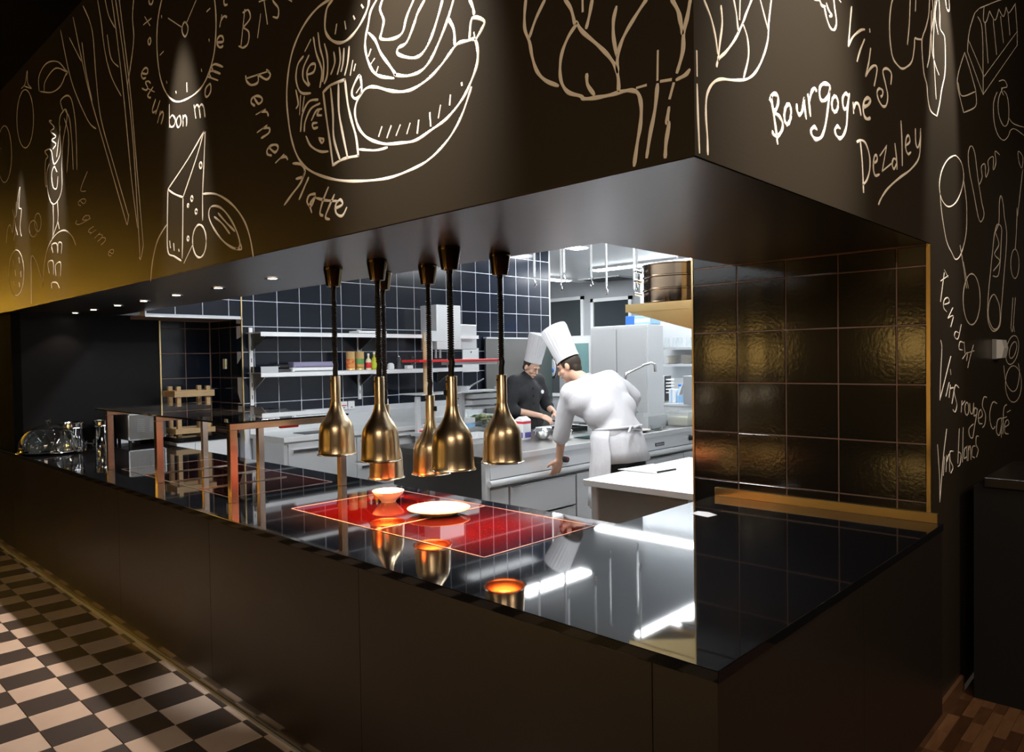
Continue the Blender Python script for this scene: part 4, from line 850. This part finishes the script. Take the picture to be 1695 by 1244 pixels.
FONT = {  # strokes in a unit box, y down, baseline 1, x-height 0..1 (ascenders negative)
 'e': [[(.1,.55),(.85,.5),(.8,.1),(.45,0),(.1,.3),(.1,.75),(.45,1),(.85,.85)]], 's': [[(.8,.1),(.4,0),(.15,.25),(.7,.65),(.6,.95),(.1,.95)]],
 't': [[(.45,-.7),(.4,.7),(.6,1),(.85,.9)],[(.05,-.1),(.9,-.15)]], 'u': [[(.1,0),(.1,.7),(.35,1),(.75,.75)],[(.8,0),(.8,1)]], 'n': [[(.1,0),(.12,1)],[(.12,.4),(.45,0),(.8,.25),(.8,1)]],
 'b': [[(.1,-.9),(.1,1)],[(.1,.3),(.5,0),(.9,.4),(.7,.9),(.3,1),(.1,.8)]], 'o': [[(.5,0),(.1,.4),(.2,.9),(.55,1),(.9,.6),(.8,.1),(.5,0)]], 'm': [[(.05,0),(.05,1)],[(.05,.3),(.3,0),(.5,.2),(.5,1)],[(.5,.3),(.75,0),(.97,.25),(.97,1)]],
 'r': [[(.15,0),(.15,1)],[(.15,.45),(.45,.05),(.85,.1)]], 'x': [[(.1,0),(.85,1)],[(.85,0),(.1,1)]], 'l': [[(.4,-.9),(.45,1)]], 'a': [[(.8,.1),(.45,0),(.1,.4),(.15,.9),(.5,.95),(.8,.4)],[(.8,0),(.8,.8),(1,1)]],
 'B': [[(.15,-.9),(.15,1)],[(.0,-.75),(.5,-.9),(.8,-.5),(.15,0)],[(.15,0),(.8,.2),(.85,.75),(.4,1),(-.05,.95)]], 'I': [[(.4,-.9),(.45,1)]], 'T': [[(.45,-.8),(.45,1)],[(-.05,-.8),(1,-.95)]], 'S': [[(.85,-.7),(.45,-.9),(.15,-.4),(.75,.2),(.6,.85),(.05,.8)]],
 'P': [[(.2,-.9),(.15,1.9)],[(-.05,-.75),(.5,-.95),(.9,-.4),(.5,.2),(.2,.2)]], 'g': [[(.8,.1),(.4,0),(.1,.4),(.4,.9),(.8,.4)],[(.82,0),(.8,1.4),(.4,1.8),(.05,1.5)]], 'L': [[(.2,-.9),(.2,1),(.9,.95)]], 'i': [[(.4,0),(.45,1)],[(.42,-.4),(.46,-.3)]],
}
def glyphs(spec):
    out = []
    for ch, cx, cy, h, w, rot in spec:
        r = math.radians(rot)
        for st_ in FONT[ch]:
            out.append([(cx+((x-.5)*w)*math.cos(r)-((y-.5)*h)*math.sin(r), cy+((x-.5)*w)*math.sin(r)+((y-.5)*h)*math.cos(r)) for x, y in st_])
    return out
def paint(wall, label, strokes, crop, plane, width, name='painted_drawing'):
    """strokes in crop coordinates (origin x, y, scale), laid on the wall plane as thin raised paint lines"""
    ox, oy, sc_ = crop; ax, v = plane; mb = MB(); H = .0012
    N = Vector((0, -1, 0)) if ax == 'y' else Vector((1, 0, 0))
    for s_ in strokes:
        pts = [at(ox+x/sc_, oy+y/sc_, ax, v) for x, y in smooth_line(s_)]
        if len(pts) == 1: pts = pts+[pts[0]+Vector((0, 0, .006))]
        n = len(pts); vs = []; fs = []; ext = width*.35
        d0 = (pts[0]-pts[1]); d1 = (pts[-1]-pts[-2])
        if d0.length > 1e-6: pts[0] = pts[0]+d0.normalized()*ext
        if d1.length > 1e-6: pts[-1] = pts[-1]+d1.normalized()*ext
        for i, p in enumerate(pts):
            d = pts[min(i+1, n-1)]-pts[max(i-1, 0)]
            if d.length < 1e-7: d = Vector((0, 0, 1))
            wdt = width*.5*(1+.16*math.sin(i*.83+len(mb.v))) * (.62 if i in (0, n-1) else 1); t = d.normalized().cross(N)*wdt
            vs += [p+t+N*.0001, p+t*.7+N*H, p-t*.7+N*H, p-t+N*.0001]
        for i in range(n-1):
            for k in range(3): fs.append((i*4+k, i*4+k+1, (i+1)*4+k+1, (i+1)*4+k))
        mb.add(vs, fs)
    me = bpy.data.meshes.new(name); me.from_pydata(mb.v, [], mb.f); me.update(); me.materials.append(M['chalk'])
    o = place(name, me, wall); o['label'] = label; return o
A_ = (0, 0, 2.3925); B_ = (380, 0, 3.2736); C_ = (820, 0, 3.2734); D_ = (1250, 0, 3.2742); E_ = (1380, 360, 2.488)
FP = ('y', 0.0); RP = ('x', FX)
paint(wall_front, 'painted wall clock with hands and tick marks', [
 [(640,0),(628,60),(622,120),(622,200),(630,280),(645,340),(670,385),(700,403),(735,395),(775,370),(805,335),(830,280),(848,210),(855,130),(855,60),(850,0),(838,-70),(800,-130),(745,-150),(690,-120),(655,-60),(640,0)],
 [(667,73),(720,108)], [(790,-30),(740,88)], [(732,87),(722,105),(722,128),(732,145),(742,130),(744,105),(732,87)], [(635,217),(648,203)], [(820,45),(832,33)], [(640,64),(641,70)], [(828,157),(829,163)], [(798,275),(799,282)], [(740,330),(741,362)], [(697,363),(698,368)], [(660,323),(661,329)]], A_, FP, .0105)
paint(wall_front, 'painted words around the clock', glyphs([('o',598,2,30,20,0),('x',585,85,30,34,10),('o',592,163,26,13,0),('e',573,290,44,26,15),('s',582,340,38,30,25),('t',592,372,26,34,30),('u',618,422,52,26,18),('n',638,465,46,22,14),
 ('b',683,480,46,30,0),('o',708,482,44,22,0),('n',733,478,40,20,0),('m',790,440,50,40,-8),('o',824,358,50,26,10),('m',853,285,42,62,-70),('e',873,165,46,30,0),('r',885,85,46,30,10),('t',890,8,24,30,0)]), A_, FP, .0105, 'painted_lettering')
paint(wall_front, 'painted cheese wedge with egg and leaf', [
 [(808,520),(745,630),(665,750)], [(665,750),(690,768),(725,782)], [(725,782),(780,620),(808,520)], [(665,750),(663,880),(665,995),(690,1015),(718,1033)], [(725,782),(724,900),(722,1020)], [(813,525),(808,650),(803,770),(803,870)], [(808,528),(815,522)],
 oval(795,655,5,12), oval(760,787,4,10), oval(745,814,3,6), oval(777,838,4,9), oval(745,945,4,8), [(672,955),(675,980)], [(688,965),(690,990)], [(708,988),(709,994)], oval(790,955,27,65), [(730,1040),(765,965)],
 [(805,768),(860,770),(920,810),(965,870),(990,940),(1003,1015)], [(660,890),(625,950),(605,1030),(597,1110)],
 [(835,820),(828,860),(850,910),(890,960),(935,985),(950,965),(935,910),(905,855),(870,820),(835,820)], [(935,985),(957,986),(950,962)], [(850,860),(880,885),(910,925)], [(865,845),(900,885),(930,915)]], A_, FP, .0105)
paint(wall_front, 'painted pair of long leeks', [
 [(455,-20),(480,150),(505,340),(530,600),(555,1020)], [(470,-20),(495,180),(520,400),(545,700),(568,970)], [(440,-20),(460,120),(490,380),(520,700),(545,900)], [(415,-10),(430,60),(455,110)], [(530,-10),(525,70),(530,150),(520,240),(505,340)], [(385,-10),(400,80),(415,200),(440,300),(480,380)], [(425,140),(440,230),(470,265)],
 [(290,70),(325,240),(360,390),(420,600),(500,880)], [(330,25),(365,120),(380,300),(400,470),(450,650),(508,850)], [(240,120),(270,270),(300,370),(350,480),(380,510)], [(275,150),(300,200),(322,242)], [(325,170),(340,280),(365,400)], [(500,880),(505,888),(510,850)], [(552,1020),(558,1024),(568,970)]], A_, FP, .009)
paint(wall_front, 'painted onion', [[(265,285),(230,245),(185,250),(155,300),(155,360)], [(265,285),(220,270),(180,320),(175,360)], [(262,290),(240,340),(205,365),(160,362)], [(252,275),(268,285),(255,305)]], A_, FP, .009)
paint(wall_front, 'painted tomato and eggs', [oval(100,470,33,115), [(85,350),(100,330),(108,280),(110,330),(125,350),(95,340)], oval(18,610,28,112), oval(150,880,13,36), oval(132,905,16,32)], A_, FP, .009)
paint(wall_front, 'painted rooster', [
 [(210,590),(222,570),(205,555),(222,540),(200,520),(215,505),(195,480),(205,478)], [(205,600),(195,590),(178,600),(190,620),(180,640),(180,730),(187,735)], [(205,600),(215,650),(240,600),(235,480),(250,440),(262,435),(265,470),(250,560),(245,650),(245,750),(225,800),(205,805),(190,760),(185,690),(195,650)],
 [(250,440),(240,400),(265,378),(285,400),(300,500),(305,670)], [(260,440),(275,470),(285,560),(290,670)], [(255,470),(272,540),(265,680)], [(240,500),(232,560),(225,620)], [(225,680),(215,660),(205,690),(210,740),(225,745),(230,700)], [(210,805),(212,870),(210,930)], [(228,800),(230,870),(215,920),(205,950)], [(230,880),(235,905)],
 [(170,1130),(175,1050),(190,980),(220,930),(255,912),(285,935),(300,970)], [(210,1000),(205,970),(225,965),(228,1000)], [(230,1000),(232,962),(245,965),(243,1003)], [(195,1080),(190,1040),(210,1035),(212,1085)], [(222,1090),(220,1050),(240,1040),(240,1090)], [(205,1140),(205,1120),(225,1120),(235,1140)], [(125,1200),(124,1100),(125,1015),(145,1040),(170,1120)]], A_, FP, .010)
paint(wall_front, 'painted bunch of herbs and salami slice', [[(25,960),(30,910),(40,890),(50,920),(55,870),(65,850),(70,790),(80,740),(75,820),(85,830),(80,900),(85,935)], [(50,830),(62,900),(55,950)], [(65,800),(58,870),(70,930)], oval(65,1080,30,90), [(52,1030),(54,1050)], [(75,1020),(77,1040)], [(60,1070),(62,1090)], [(82,1075),(84,1095)], [(55,1115),(57,1130)], [(76,1120),(78,1135)]], A_, FP, .010)
paint(wall_front, 'painted faint vegetable word', glyphs([('L',335,735,40,30,20),('e',325,800,34,24,50),('g',340,865,34,26,60),('u',365,912,30,24,55),('m',398,945,30,40,45),('e',440,1000,28,20,30)]), A_, FP, .005, 'painted_lettering')
paint(wall_front, 'painted oval platter', [[(545,-5),(480,40),(420,110),(370,200),(335,300),(315,420),(310,540),(320,660),(340,770),(375,860),(430,920),(520,960),(620,980),(740,980),(860,965),(960,930),(1060,880),(1140,810),(1210,720),(1265,610),(1310,475)]], B_, FP, .0105)
paint(wall_front, 'painted potato, ham and curved sausage', [
 [(560,-5),(530,40),(518,100),(520,170),(550,215),(595,232),(640,215),(690,160),(730,90),(752,30),(755,-5)], [(580,135),(573,180)], [(625,120),(630,155)], [(672,90),(678,103)], [(716,30),(724,42)],
 [(800,-5),(765,60),(752,130),(738,200),(735,260),(750,330),(780,390),(820,415),(890,425)], [(755,180),(790,220),(820,290),(870,360),(900,405)], [(895,405),(960,412),(1030,390),(1080,340),(1130,240),(1180,110),(1215,-5)], [(830,-5),(815,50),(835,110),(825,170),(820,210),(880,212),(935,180),(960,90),(1000,-5)], [(1060,-5),(1020,70),(1000,130),(960,230),(915,260),(915,295),(990,315),(1045,290),(1090,210),(1130,90),(1155,-5)],
 [(765,270),(755,300)], [(785,320),(765,350)], [(805,365),(795,395)],
 [(1330,215),(1290,222),(1240,235),(1200,280),(1150,350),(1080,425),(1000,480),(930,498),(860,490),(790,472),(740,480),(700,530),(680,590),(685,650),(710,710),(760,755),(840,780),(930,775),(1010,760),(1100,700),(1180,640),(1260,540),(1310,440),(1340,350),(1345,280),(1330,215)],
 [(1300,210),(1315,100),(1380,115),(1360,170),(1335,215)], [(1325,180),(1330,210)], [(1300,-5),(1318,40),(1325,75)], [(1185,100),(1215,160),(1220,240)],
 [(825,690),(810,735)], [(875,685),(855,742)], [(925,680),(905,730)], [(978,672),(963,720)], [(1025,655),(1018,718)], [(1085,615),(1090,680)], [(1143,575),(1133,635)], [(1197,520),(1193,565)], [(1258,453),(1259,460)]], B_, FP, .0115)
paint(wall_front, 'painted bacon rasher and flame', [[(507,500),(550,460),(625,432)], [(625,432),(640,560),(660,650),(685,740),(698,845)], [(698,845),(640,855),(600,870),(560,895)], [(560,895),(545,780),(525,640),(507,500)], [(548,480),(560,620),(565,750),(598,865)], [(590,460),(592,600),(612,720),(640,855)], [(705,410),(670,470),(663,515),(685,535),(715,500),(705,410)], [(690,500),(710,470)]], B_, FP, .0115)
paint(wall_front, 'painted sauerkraut curls', [[(400,305),(370,350),(360,430),(385,500),(440,505)], [(430,300),(400,370),(400,430),(430,465)], [(420,405),(455,390),(465,350),(440,350),(420,390),(425,440),(435,460)], [(455,205),(470,290),(500,380),(490,470)], [(480,180),(490,260),(510,340),(505,440)], [(515,240),(530,310),(530,400),(515,450)], [(565,285),(570,340),(550,400)], [(595,260),(600,330),(585,400)], [(620,265),(615,340),(605,385)], [(648,255),(640,340),(625,405)], [(668,330),(655,405)], [(682,350),(675,380)], [(440,215),(410,275)],
 [(360,490),(372,560),(362,585)], [(385,520),(380,620)], [(405,525),(395,600)], [(480,540),(430,550),(395,620),(385,710)], [(490,560),(440,590),(410,660),(405,710)], [(500,590),(470,600),(445,650)], [(500,625),(475,622),(485,600)], [(475,665),(450,670),(455,695),(478,690)], [(415,740),(440,790),(490,820),(535,820)], [(485,748),(500,775),(510,755),(488,748)], [(705,810),(790,815),(855,800)]], B_, FP, .0095)
paint(wall_front, 'painted words Berner Platte', glyphs([('B',128,435,70,60,72),('e',146,545,62,56,60),('r',180,622,58,56,60),('n',190,715,64,56,55),('e',232,812,70,52,45),('r',285,870,62,48,45)])+[[(410,925),(385,990),(340,1050),(298,1108)], [(345,885),(385,890),(407,920),(400,955),(362,968)], [(428,962),(405,1015),(378,1078)], [(465,1050),(432,1058),(420,1095),(442,1115),(466,1062)], [(466,1062),(436,1105),(445,1150)], [(535,1015),(505,1090),(490,1155),(506,1168)], [(470,1072),(520,1085),(585,1090)], [(568,1055),(535,1130),(520,1178),(542,1188)], [(572,1130),(612,1108),(600,1082),(576,1108),(578,1155),(610,1170),(635,1125)]], B_, FP, .0105, 'painted_lettering')
paint(wall_front, 'painted letters BITS', glyphs([('B',85,205,108,52,6),('I',158,170,66,20,8),('T',203,95,70,52,-8),('S',255,68,74,44,-4)])+[[(318,-4),(338,8)]], B_, FP, .009, 'painted_lettering')
paint(wall_front, 'painted artichoke', [[(165,-5),(158,80),(160,160),(185,230),(200,310),(225,385),(270,435),(340,465)], [(270,-5),(220,100),(185,200)], [(375,-5),(410,50),(430,130)], [(440,130),(395,200),(360,290),(350,380),(360,450),(395,500),(460,520),(480,535),(540,530),(620,515),(690,495),(740,490),(775,510),(790,580),(785,680),(768,780),(752,895)],
 [(440,120),(470,170),(550,240),(610,300),(650,360),(665,420),(668,490)], [(820,-5),(770,70),(710,170),(675,250),(660,330),(662,390)], [(655,40),(640,110),(640,200),(657,300)], [(525,-5),(510,80),(493,150)], [(472,-5),(473,60)], [(495,405),(500,460),(535,512)], [(955,-5),(990,60),(1005,130),(1015,180)], [(1057,-5),(1040,90),(1020,180),(1015,280),(985,390)],
 [(880,280),(878,430)], [(878,460),(865,590),(840,720),(820,850)], [(965,455),(945,530)], [(940,585),(930,660),(940,670),(925,770),(920,850)], [(770,475),(815,462)], [(900,440),(950,432)], [(985,430),(1030,405),(1050,380)]], C_, FP, .0105)
paint(wall_right, 'painted second artichoke', [[(1128,-5),(1165,90),(1190,190),(1203,290)], [(1222,35),(1228,130),(1215,240),(1205,330)], [(1390,-5),(1360,70),(1340,125),(1300,210),(1250,280),(1210,320),(1198,360)], [(1290,-5),(1305,80),(1315,170)], [(1325,-5),(1322,105)], [(1340,130),(1365,210),(1370,310),(1345,420)], [(1432,-5),(1455,80),(1475,160)],
 [(1495,-5),(1480,130),(1475,220),(1450,310),(1410,390),(1360,430),(1290,435),(1220,430),(1175,455),(1145,520),(1140,620),(1148,750),(1150,835)], [(1090,280),(1092,410)], [(1092,460),(1098,650),(1105,825)]], C_, RP, .008)
paint(wall_right, 'painted word Bourgogne', [[(85,520),(100,620),(112,700),(120,775)], [(80,545),(95,512),(118,515),(125,550),(115,590),(100,610),(130,630),(148,670),(145,705),(125,735),(105,735),(92,715)], oval(176,620,18,54,tilt=4), [(225,570),(228,605),(240,622),(255,600),(265,535)], [(265,535),(268,580),(275,640)], [(285,515),(292,560),(298,625)], [(292,550),(305,500),(320,480),(330,490)],
 [(405,470),(380,453),(355,465),(348,500),(355,540),(375,545),(395,520),(405,470)], [(405,472),(395,580),(380,680),(360,740),(330,755),(308,735),(303,705),(320,688),(332,700)], oval(432,565,17,42), [(505,520),(490,507),(475,530),(475,570),(485,592),(500,575),(508,515)], [(510,512),(500,600),(495,680),(480,730),(460,750),(440,735),(432,705),(445,685),(458,695)], [(530,560),(533,610)], [(533,592),(545,560),(562,570),(572,620)], [(585,580),(610,570),(625,545),(612,530),(592,545),(585,590),(592,630),(608,645),(622,640)]], D_, RP, .0125, 'painted_lettering')
paint(wall_right, 'painted word Dezaley with underline', [[(570,770),(580,880),(587,1040)], [(550,770),(575,760),(600,780),(620,850),(620,920),(605,975),(585,1000)], [(640,885),(660,870),(658,842),(645,850),(640,910),(650,950),(672,945)], [(675,845),(712,790)], [(712,790),(688,928)], [(688,928),(736,888)], [(765,865),(750,860),(742,890),(752,915),(764,890)], [(757,780),(766,860),(768,915)], [(790,658),(795,760),(797,895)], [(815,790),(838,768),(832,735),(819,748),(815,800),(828,835),(843,825)], [(868,700),(870,770),(880,800),(892,770),(897,700)], [(897,700),(895,780),(885,860),(840,920),(780,965),(720,1020),(685,1070),(668,1108)]], D_, RP, .0095, 'painted_lettering')
paint(wall_right, 'painted word Vins running downwards', [[(522,40),(515,120),(505,250)], [(505,250),(530,200),(570,165),(592,160)], [(620,160),(621,172)], [(592,215),(570,270),(552,332)], [(625,265),(615,340),(598,415)], [(598,415),(625,370),(650,355),(660,380),(645,465)], [(735,455),(738,400),(715,372),(692,385),(705,450),(718,520),(710,570),(690,575),(668,540),(660,500),(672,480),(690,490),(690,515),(680,525)], [(315,-5),(345,0),(360,30),(378,35)], [(375,40),(390,110),(410,155),(430,160),(440,120),(430,40),(425,-5)], [(385,20),(400,60),(415,82),(402,90)], [(450,-5),(462,10)], [(1030,-5),(1038,50),(1052,55),(1050,-5)]], D_, RP, .0095, 'painted_lettering')
paint(wall_right, 'painted leek and pepper', [[(945,-5),(940,80),(925,150),(905,210),(905,290),(915,400),(930,460),(935,530),(950,600),(985,630)], [(995,-5),(1000,80),(1002,155),(1025,200),(1030,290),(1028,400),(1010,490),(1000,560),(985,630)], [(960,-5),(965,100),(950,200),(945,300),(932,365)], [(975,-5),(970,120),(965,250),(972,400),(980,535)], [(955,60),(955,250),(975,350),(995,405)], [(985,-5),(975,90),(990,185)],
 [(905,215),(880,212),(865,210),(862,260),(850,330),(825,360),(795,372),(765,345),(745,310),(732,230),(728,130),(735,40),(745,-5)], [(840,-5),(835,130),(825,240)], [(870,-5),(868,60)]], D_, RP, .0085)
paint(wall_right, 'painted tray of chips and cake slice', [[(1190,70),(1165,150),(1155,210),(1150,280)], [(1150,280),(1235,512)], [(1235,512),(1420,245)], [(1420,245),(1420,170)], [(1420,170),(1240,415)], [(1240,415),(1155,215)], [(1190,70),(1215,45)], [(1205,90),(1230,160),(1235,415),(1235,505)], [(1240,40),(1237,110),(1252,118),(1270,60)], [(1270,60),(1300,110),(1320,50)], [(1320,50),(1345,90),(1360,40)], [(1360,40),(1375,70),(1410,20)], [(1215,45),(1300,10),(1340,-5)], [(1245,120),(1262,340)], [(1290,110),(1308,295)], [(1330,90),(1345,230)], [(1370,70),(1380,190)], [(1410,30),(1420,170)],
 [(1135,285),(1105,380),(1095,450),(1110,530),(1130,610)], [(1130,610),(1195,575),(1195,495)], [(1195,495),(1120,520),(1100,450)], [(1135,285),(1165,380),(1195,490)]], D_, RP, .006)
paint(wall_right, 'painted pear and pepper pot', [[(1320,440),(1350,435),(1365,470),(1335,480),(1345,515)], [(1310,500),(1292,560),(1295,660),(1315,730),(1345,760),(1370,740),(1385,705),(1410,700),(1457,735)], [(1340,480),(1318,540),(1320,620),(1345,680),(1368,670),(1375,600),(1365,520),(1345,490)], [(1375,640),(1400,670),(1457,690)]], D_, RP, .006)
paint(wall_right, 'painted wine glass', [[(1075,845),(1040,870),(1010,930),(998,1010),(1010,1080),(1045,1120),(1085,1100),(1115,1040),(1130,960),(1120,890),(1095,850),(1075,845)], [(1001,1040),(1010,1150),(1035,1300),(1065,1370),(1085,1405),(1108,1390),(1130,1330),(1145,1240),(1145,1100),(1130,980)], [(1110,1330),(1125,1420),(1145,1560)], [(1128,1420),(1155,1560)], oval(1173,1621,46,138)], D_, RP, .007)
paint(wall_right, 'painted corkscrew and knife', [[(1170,790),(1155,830),(1160,920),(1185,1050),(1210,1180),(1225,1200),(1240,1160),(1225,1080),(1205,950),(1190,830),(1170,790)], [(1215,1000),(1230,960),(1225,905),(1245,890),(1250,960),(1265,920),(1262,870),(1290,850),(1290,920),(1305,880),(1300,820),(1325,840)], [(1425,820),(1450,850),(1445,910),(1430,880),(1425,820)], [(1450,920),(1435,1050),(1422,1170)]], D_, RP, .0055)
paint(wall_right, 'painted champagne bottle', [[(697,-60),(688,-90),(682,-60),(680,20),(665,60),(660,80),(645,230),(635,340),(635,420),(650,462),(668,465),(685,440),(690,380),(700,250),(712,100),(710,40),(703,0),(697,-60)], [(655,318),(640,350),(637,410),(655,455),(675,455),(685,420),(682,365),(668,325),(655,318)], [(660,80),(672,30),(690,40),(690,90),(680,230),(655,240)], [(665,60),(680,110),(662,150),(684,180),(657,220)]], E_, RP, .0075)
paint(wall_right, 'painted word Fendant', [[(455,215),(470,245)], [(440,262),(470,240)], [(455,228),(447,290),(440,345)], [(455,358),(475,350),(470,330),(455,340),(452,370),(465,388)], [(490,372),(470,415)], [(470,415),(492,405),(482,450)], [(515,475),(502,470),(497,490),(512,498),(525,440)], [(535,515),(520,512),(516,540),(530,545)], [(537,512),(540,558)], [(530,582),(550,555),(547,588)], [(575,525),(560,580),(552,618)], [(548,558),(578,548)]], E_, RP, .0065, 'painted_lettering')
paint(wall_right, 'painted words Vins rouges', [[(440,505),(445,540),(440,650),(437,750)], [(437,750),(460,660),(482,572)], [(480,625),(482,645)], [(475,680),(462,735)], [(475,740),(480,690)], [(478,705),(495,705),(487,765)], [(515,700),(502,690),(496,720),(507,770),(500,800),(490,790)], [(528,755),(525,800)], [(528,772),(540,755)], oval(548,787,8,26), [(560,765),(562,800),(572,805),(576,765)], [(576,765),(577,815)], [(592,790),(580,785),(578,815),(590,810)], [(592,788),(580,860),(572,905),(560,900),(557,870),(575,850)], [(595,828),(612,815),(606,790),(596,810),(598,845),(612,848)], [(630,740),(618,740),(612,775),(625,810),(622,850),(612,865)]], E_, RP, .0075, 'painted_lettering')
paint(wall_right, 'painted word Cafe with accent', [[(672,765),(655,760),(643,800),(645,845),(655,870),(664,860)], [(690,825),(675,835),(670,880),(682,895),(692,850)], [(692,825),(690,905)], [(712,770),(700,790),(697,890)], [(690,828),(712,820)], [(705,862),(721,850),(716,832),(705,848),(705,885),(719,890)], [(713,802),(728,793)]], E_, RP, .0075, 'painted_lettering')
paint(wall_right, 'painted words Vins blancs', [[(427,935),(435,1060),(437,1170)], [(437,1170),(450,1000),(465,872)], [(456,985),(451,1060)], [(465,980),(462,1045)], [(465,1005),(476,975),(477,1045)], [(492,962),(479,965),(480,1000),(491,1028),(482,1052)], [(517,870),(511,1010)], [(513,965),(524,975),(520,1015),(511,1025)], [(533,865),(530,1005)], [(546,945),(538,955),(537,990),(546,985)], [(547,940),(549,1000)], [(554,940),(553,1000)], [(554,960),(562,940),(565,995)], [(582,940),(571,945),(569,980),(580,988)], [(596,900),(587,902),(586,935),(595,955),(588,985)]], E_, RP, .0065, 'painted_lettering')
paint(wall_right, 'painted spoon and coffee cups', [oval(746,190,17,60), [(755,-40),(752,60),(747,130)], [(738,330),(730,450)], [(748,330),(740,440)], [(728,450),(735,470),(740,445),(744,470)], oval(735,545,25,60,tilt=10), [(700,610),(710,680),(735,715),(755,700),(765,640),(760,600)], oval(740,685,33,75), oval(738,545,13,35,tilt=15)], E_, RP, .0065)
